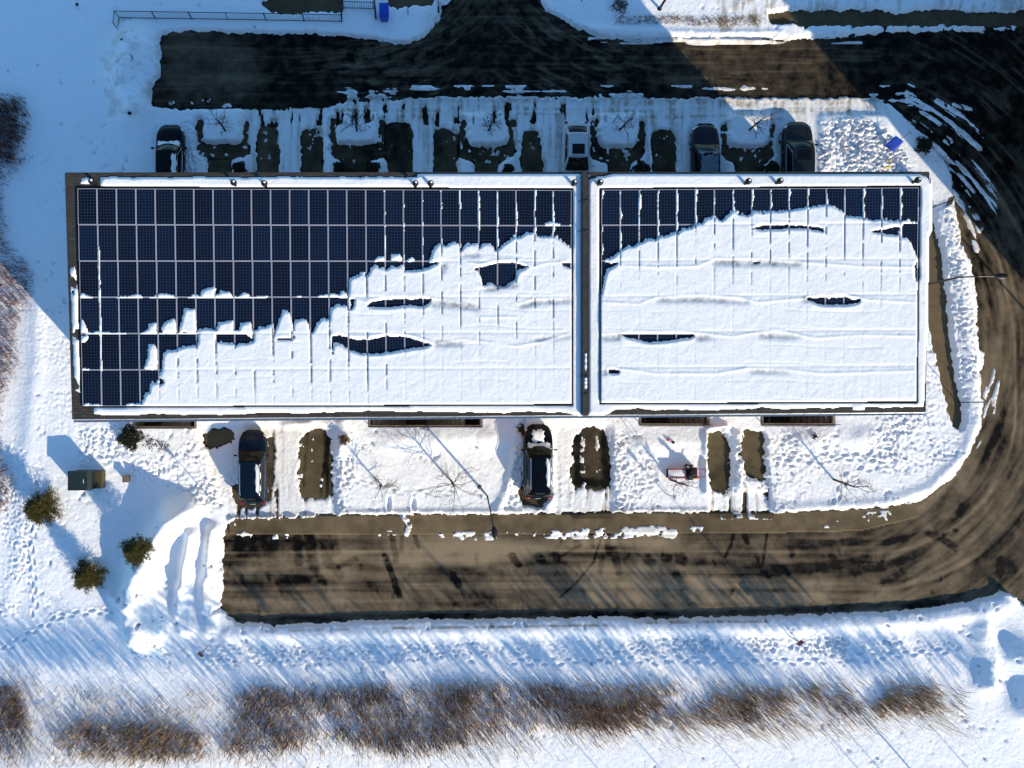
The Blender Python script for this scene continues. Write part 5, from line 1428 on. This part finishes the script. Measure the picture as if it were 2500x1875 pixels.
def shrub(px, py, R, H, label, seed, n=900, m=None, name='shrub', group='shrubs by the doors'):
    rr = np.random.RandomState(seed); r = empty(name, (*W(px, py)[:2], max(0, SZ(px, py)-.2))); tag(r, label, 'shrub', group)
    st = MB()
    for k in range(7):
        a = k*.9; st.tube([(0,0,0), (math.cos(a)*R*.5, math.sin(a)*R*.5, H*.8)], [.02,.008], 4)
    st.build('stem', M_BARK, r)
    c = MB()
    for k in range(n):
        a = rr.rand()*6.283; q = R*rr.rand()**.6*(1+.3*math.sin(4*a+seed)); z = H*(.25+.75*rr.rand())*math.sqrt(max(.05, 1-(q/R/1.3)**2))
        p = np.array([math.cos(a)*q, math.sin(a)*q, z]); da = rr.rand()*6.28; l = rr.uniform(.05,.11)
        u = np.array([math.cos(da), math.sin(da), rr.uniform(-.4,.6)])*l; v = np.array([-math.sin(da), math.cos(da), rr.uniform(-.4,.4)])*l*.45
        c.add([p-v, p+v, p+u+v*.4, p+u-v*.4], [(0,1,2,3)])
    c.build('foliage', m or M_SHRUB, r)
for i, (x, y, R) in enumerate(((588,418,.42),(828,414,.34),(910,418,.46),(1238,420,.32),(1560,418,.5),(1876,418,.45))):
    shrub(x, y, R, .8, '%s dark evergreen shrub from the left, beside a door at the north wall' % (['first','second','third','fourth','fifth','sixth'][i]), 60+i)
shrub(326, 1068, .72, 1.0, 'large dark evergreen shrub by the south west basement stairs', 70, 1700, name='shrub', group='shrubs on the plot')
for i, (x, y, R) in enumerate(((372,1080,.5),(402,1090,.45))):
    shrub(x, y, R, .42, ['low twiggy shrub half buried in snow right of the big evergreen shrub', 'second low half buried shrub, nearer the building drive'][i], 75+i, 90, group='shrubs on the plot')
shrub(2245, 360, .50, .7, 'dark straggly shrub on the verge beside the blue snow pusher', 81, 800, group='shrubs on the plot')
shrub(1508, 22, .5, .8, 'sparse shrub near the top edge right of the junction', 82, 260, M_TWIG, group='shrubs on the plot')
shrub(1978, 1065, .22, .3, 'tiny dark shrub in the snow near the east stairwell', 83, 120, group='shrubs on the plot')
shrub(843, 1072, .35, .35, 'tuft of brown leaves on the heap right of the first cleared driveway', 84, 220, leaf_mat('brown_leaves', (.04,.025,.015), (.12,.08,.04)), group='shrubs on the plot')

# ------------------------------------------------------------------ dry reeds and weeds
M_REED = leaf_mat('dry_stems', (0.20, 0.115, 0.055), (0.66, 0.47, 0.25))
M_WEED = leaf_mat('brown_stems', (0.06, 0.032, 0.018), (0.30, 0.17, 0.10))
M_RUSTW = leaf_mat('rust_brown_stems', (0.05, 0.022, 0.02), (0.26, 0.12, 0.09))
def reeds(name, label, polys, n, hr, m, seed, leanx=0.0, heads=.25, clump=.5, wid=.011, z0=None):
    rr = np.random.RandomState(seed)
    msk = CV.polys(polys)
    dn = fbm(X, Y, 70, 50+seed % 5, 4)
    jj, ii = np.nonzero(msk & (dn > clump-.12))
    soft = blur(msk.astype(np.float32), 6)
    wt = np.clip(dn[jj, ii]-(clump-.12), 0, .2)**1.3*np.clip(soft[jj, ii]*2-1, 0, 1)**1.2+1e-7; wt /= wt.sum()
    pick = rr.choice(len(jj), n, p=wt)
    px = CV.xs[ii[pick]]+rr.rand(n)*3; py = CV.ys[jj[pick]]+rr.rand(n)*3
    gx = (px-NX)*G; gy = (NY-py)*G
    gz = S[jj[pick], ii[pick]]-0.05
    if z0: gz = gz + rr.uniform(z0[0], z0[1], n)
    h = rr.uniform(hr[0], hr[1], n)*(0.6+0.8*dn[jj[pick], ii[pick]])
    flow = (fbm(px, py, 160, 12, 2)-.5)*2.2
    lx = h*(leanx+flow*.35+rr.randn(n)*.16); ly = h*(rr.randn(n)*.16-.05)
    a = rr.rand(n)*math.pi; w = wid*rr.uniform(.6, 1.5, n)
    ux, uy = np.cos(a)*w, np.sin(a)*w
    V = np.zeros((n, 6, 3), np.float32)
    for k, (t, ww) in enumerate(((0, 1), (.55, .8), (1, .25))):
        cx = gx+lx*t*t; cy = gy+ly*t*t; cz = gz+h*t*(1-.12*t)
        V[:, 2*k] = np.stack([cx-ux*ww, cy-uy*ww, cz], 1); V[:, 2*k+1] = np.stack([cx+ux*ww, cy+uy*ww, cz], 1)
    idx = np.arange(n)[:, None]*6
    F = np.concatenate([idx+np.array([0,1,3,2]), idx+np.array([2,3,5,4])])
    Vv = V.reshape(-1, 3)
    # seed heads
    hk = np.nonzero(rr.rand(n) < heads)[0]; nh = len(hk)
    tx, ty, tz = gx[hk]+lx[hk], gy[hk]+ly[hk], gz[hk]+h[hk]*.88
    hs = rr.uniform(.012, .034, nh); H_ = []
    for kk in range(3):
        ang = rr.rand(nh)*6.28; ox, oy, oz = np.cos(ang)*hs, np.sin(ang)*hs, rr.uniform(-.03, .12, nh)
        q = np.stack([np.stack([tx-ox, ty-oy, tz+oz], 1), np.stack([tx+oy*.6, ty-ox*.6, tz+oz+.01], 1), np.stack([tx+ox, ty+oy, tz+oz+hs], 1), np.stack([tx-oy*.6, ty+ox*.6, tz+oz+.02], 1)], 1)
        H_.append(q)
    Hc = np.concatenate(H_).reshape(-1, 3).astype(np.float32)
    F2 = np.arange(len(Hc)).reshape(-1, 4)+len(Vv)
    Vv = np.concatenate([Vv, Hc]); F = np.concatenate([F, F2])
    me = bpy.data.meshes.new(name); me.vertices.add(len(Vv)); me.vertices.foreach_set('co', Vv.ravel())
    me.loops.add(len(F)*4); me.loops.foreach_set('vertex_index', F.ravel().astype(np.int32))
    me.polygons.add(len(F)); me.polygons.foreach_set('loop_start', (np.arange(len(F))*4).astype(np.int32)); me.polygons.foreach_set('loop_total', np.full(len(F), 4, np.int32))
    me.update(); me.materials.append(m)
    o = bpy.data.objects.new(name, me); COL.objects.link(o); tag(o, label, kind='stuff'); return o
south_p = [[(545,1690),(640,1650),(720,1668),(880,1655),(1040,1650),(1200,1645),(1380,1655),(1420,1700),(1650,1700),(1650,1770),(1480,1790),(1300,1790),(1100,1830),(980,1850),(900,1830),(800,1800),(700,1840),(540,1850)],
           [(110,1775),(200,1740),(400,1745),(520,1780),(520,1850),(300,1870),(140,1830)],[(-60,1640),(60,1660),(90,1760),(90,1840),(-60,1880)],[(560,1650),(600,1700),(560,1750)]]
sparse_p = [[(60,1650),(560,1660),(560,1860),(60,1880)],[(1100,1640),(2340,1640),(2350,1760),(2100,1800),(1600,1820),(1100,1860)],[(0,1600),(130,1620),(120,1900),(-60,1900)],[(560,1640),(1400,1640),(1400,1860),(560,1870)]]
se_p = [[(2285,1645),(2345,1655),(2352,1765),(2315,1740)],[(2000,1700),(2200,1720),(2180,1770),(2000,1760)],[(1640,1690),(1860,1690),(1860,1760),(1700,1760)],[(2120,1670),(2200,1690),(2230,1740),(2150,1720)]]
reeds('dry_reeds', 'dense tawny reeds standing in the snow along the bottom', south_p, 6500, (.4, .95), M_REED, 3, .0, .12, .40, .020)
reeds('dry_reeds', 'darker brown weed stems among the reeds', south_p+se_p, 6000, (.4, 1.05), M_WEED, 4, .1, .2, .42, .017)
reeds('dry_weeds', 'thin scattered weeds in the snow around the reeds', sparse_p, 5200, (.3, .9), M_REED, 5, .1, .3, .42, .016)
reeds('dry_weeds', 'tall sparse weed stalks whose shadows streak the snow', [[(60,1690),(2350,1680),(2350,1790),(60,1880)]], 700, (1.8, 3.0), M_REED, 9, .05, .9, .44, .010)
reeds('tree_tops', 'twiggy tops of the bare trees beyond the bottom edge', [[(250,2150),(2900,2150),(2900,2230),(250,2230)]], 2000, (1.3, 2.0), M_WEED, 14, .0, 1.0, .47, .030, (8.3, 8.9))
reeds('tree_tops', 'highest twigs of the bare trees beyond the bottom edge', [[(900,2150),(2700,2150),(2700,2230),(900,2230)]], 550, (1.2, 2.2), M_WEED, 16, .0, 1.0, .53, .04, (10.2, 10.8))
for k in range(13):
    xk = 300+k*200+RNG.uniform(-90, 90); r = empty('bare_tree', W(xk, 2190)); tag(r, 'slender bare tree in the row beyond the bottom edge', 'tree', 'bare trees beyond the bottom edge')
    b = MB(); b.tube([(0,0,0), (.1,.1,4), (.15,0,9.2)], [.035,.03,.02], 6); b.build('trunk', M_BARK, r)
reeds('dry_reeds', 'tawny reeds and weeds thinning out towards the lower right', [[(1380,1655),(2300,1660),(2290,1740),(2100,1765),(1700,1775),(1380,1790)]], 3200, (.4, 1.0), M_REED, 23, .05, .15, .40, .020)
west_p = [[(-150,240),(80,230),(75,400),(20,470),(30,560),(50,620),(100,640),(90,760),(50,800),(60,900),(20,960),(10,1100),(50,1180),(20,1260),(-150,1300)]]
reeds('dry_weeds', 'brown weeds and brush along the left edge', west_p, 9000, (.3, .95), M_RUSTW, 6, .0, .4, .34, .016)
reeds('dry_weeds', 'dark brush clump at the upper left edge', [[(-60,240),(70,230),(90,300),(60,390),(10,450),(-60,470)]], 1500, (.4, 1.0), M_RUSTW, 7, .0, .3, .36, .018)
reeds('dry_weeds', 'leaf litter and stubble along the verge of the top road', [[(1495,46),(1850,46),(1850,68),(1495,66)]], 900, (.06, .18), M_WEED, 8, .0, .8, .3, .02)
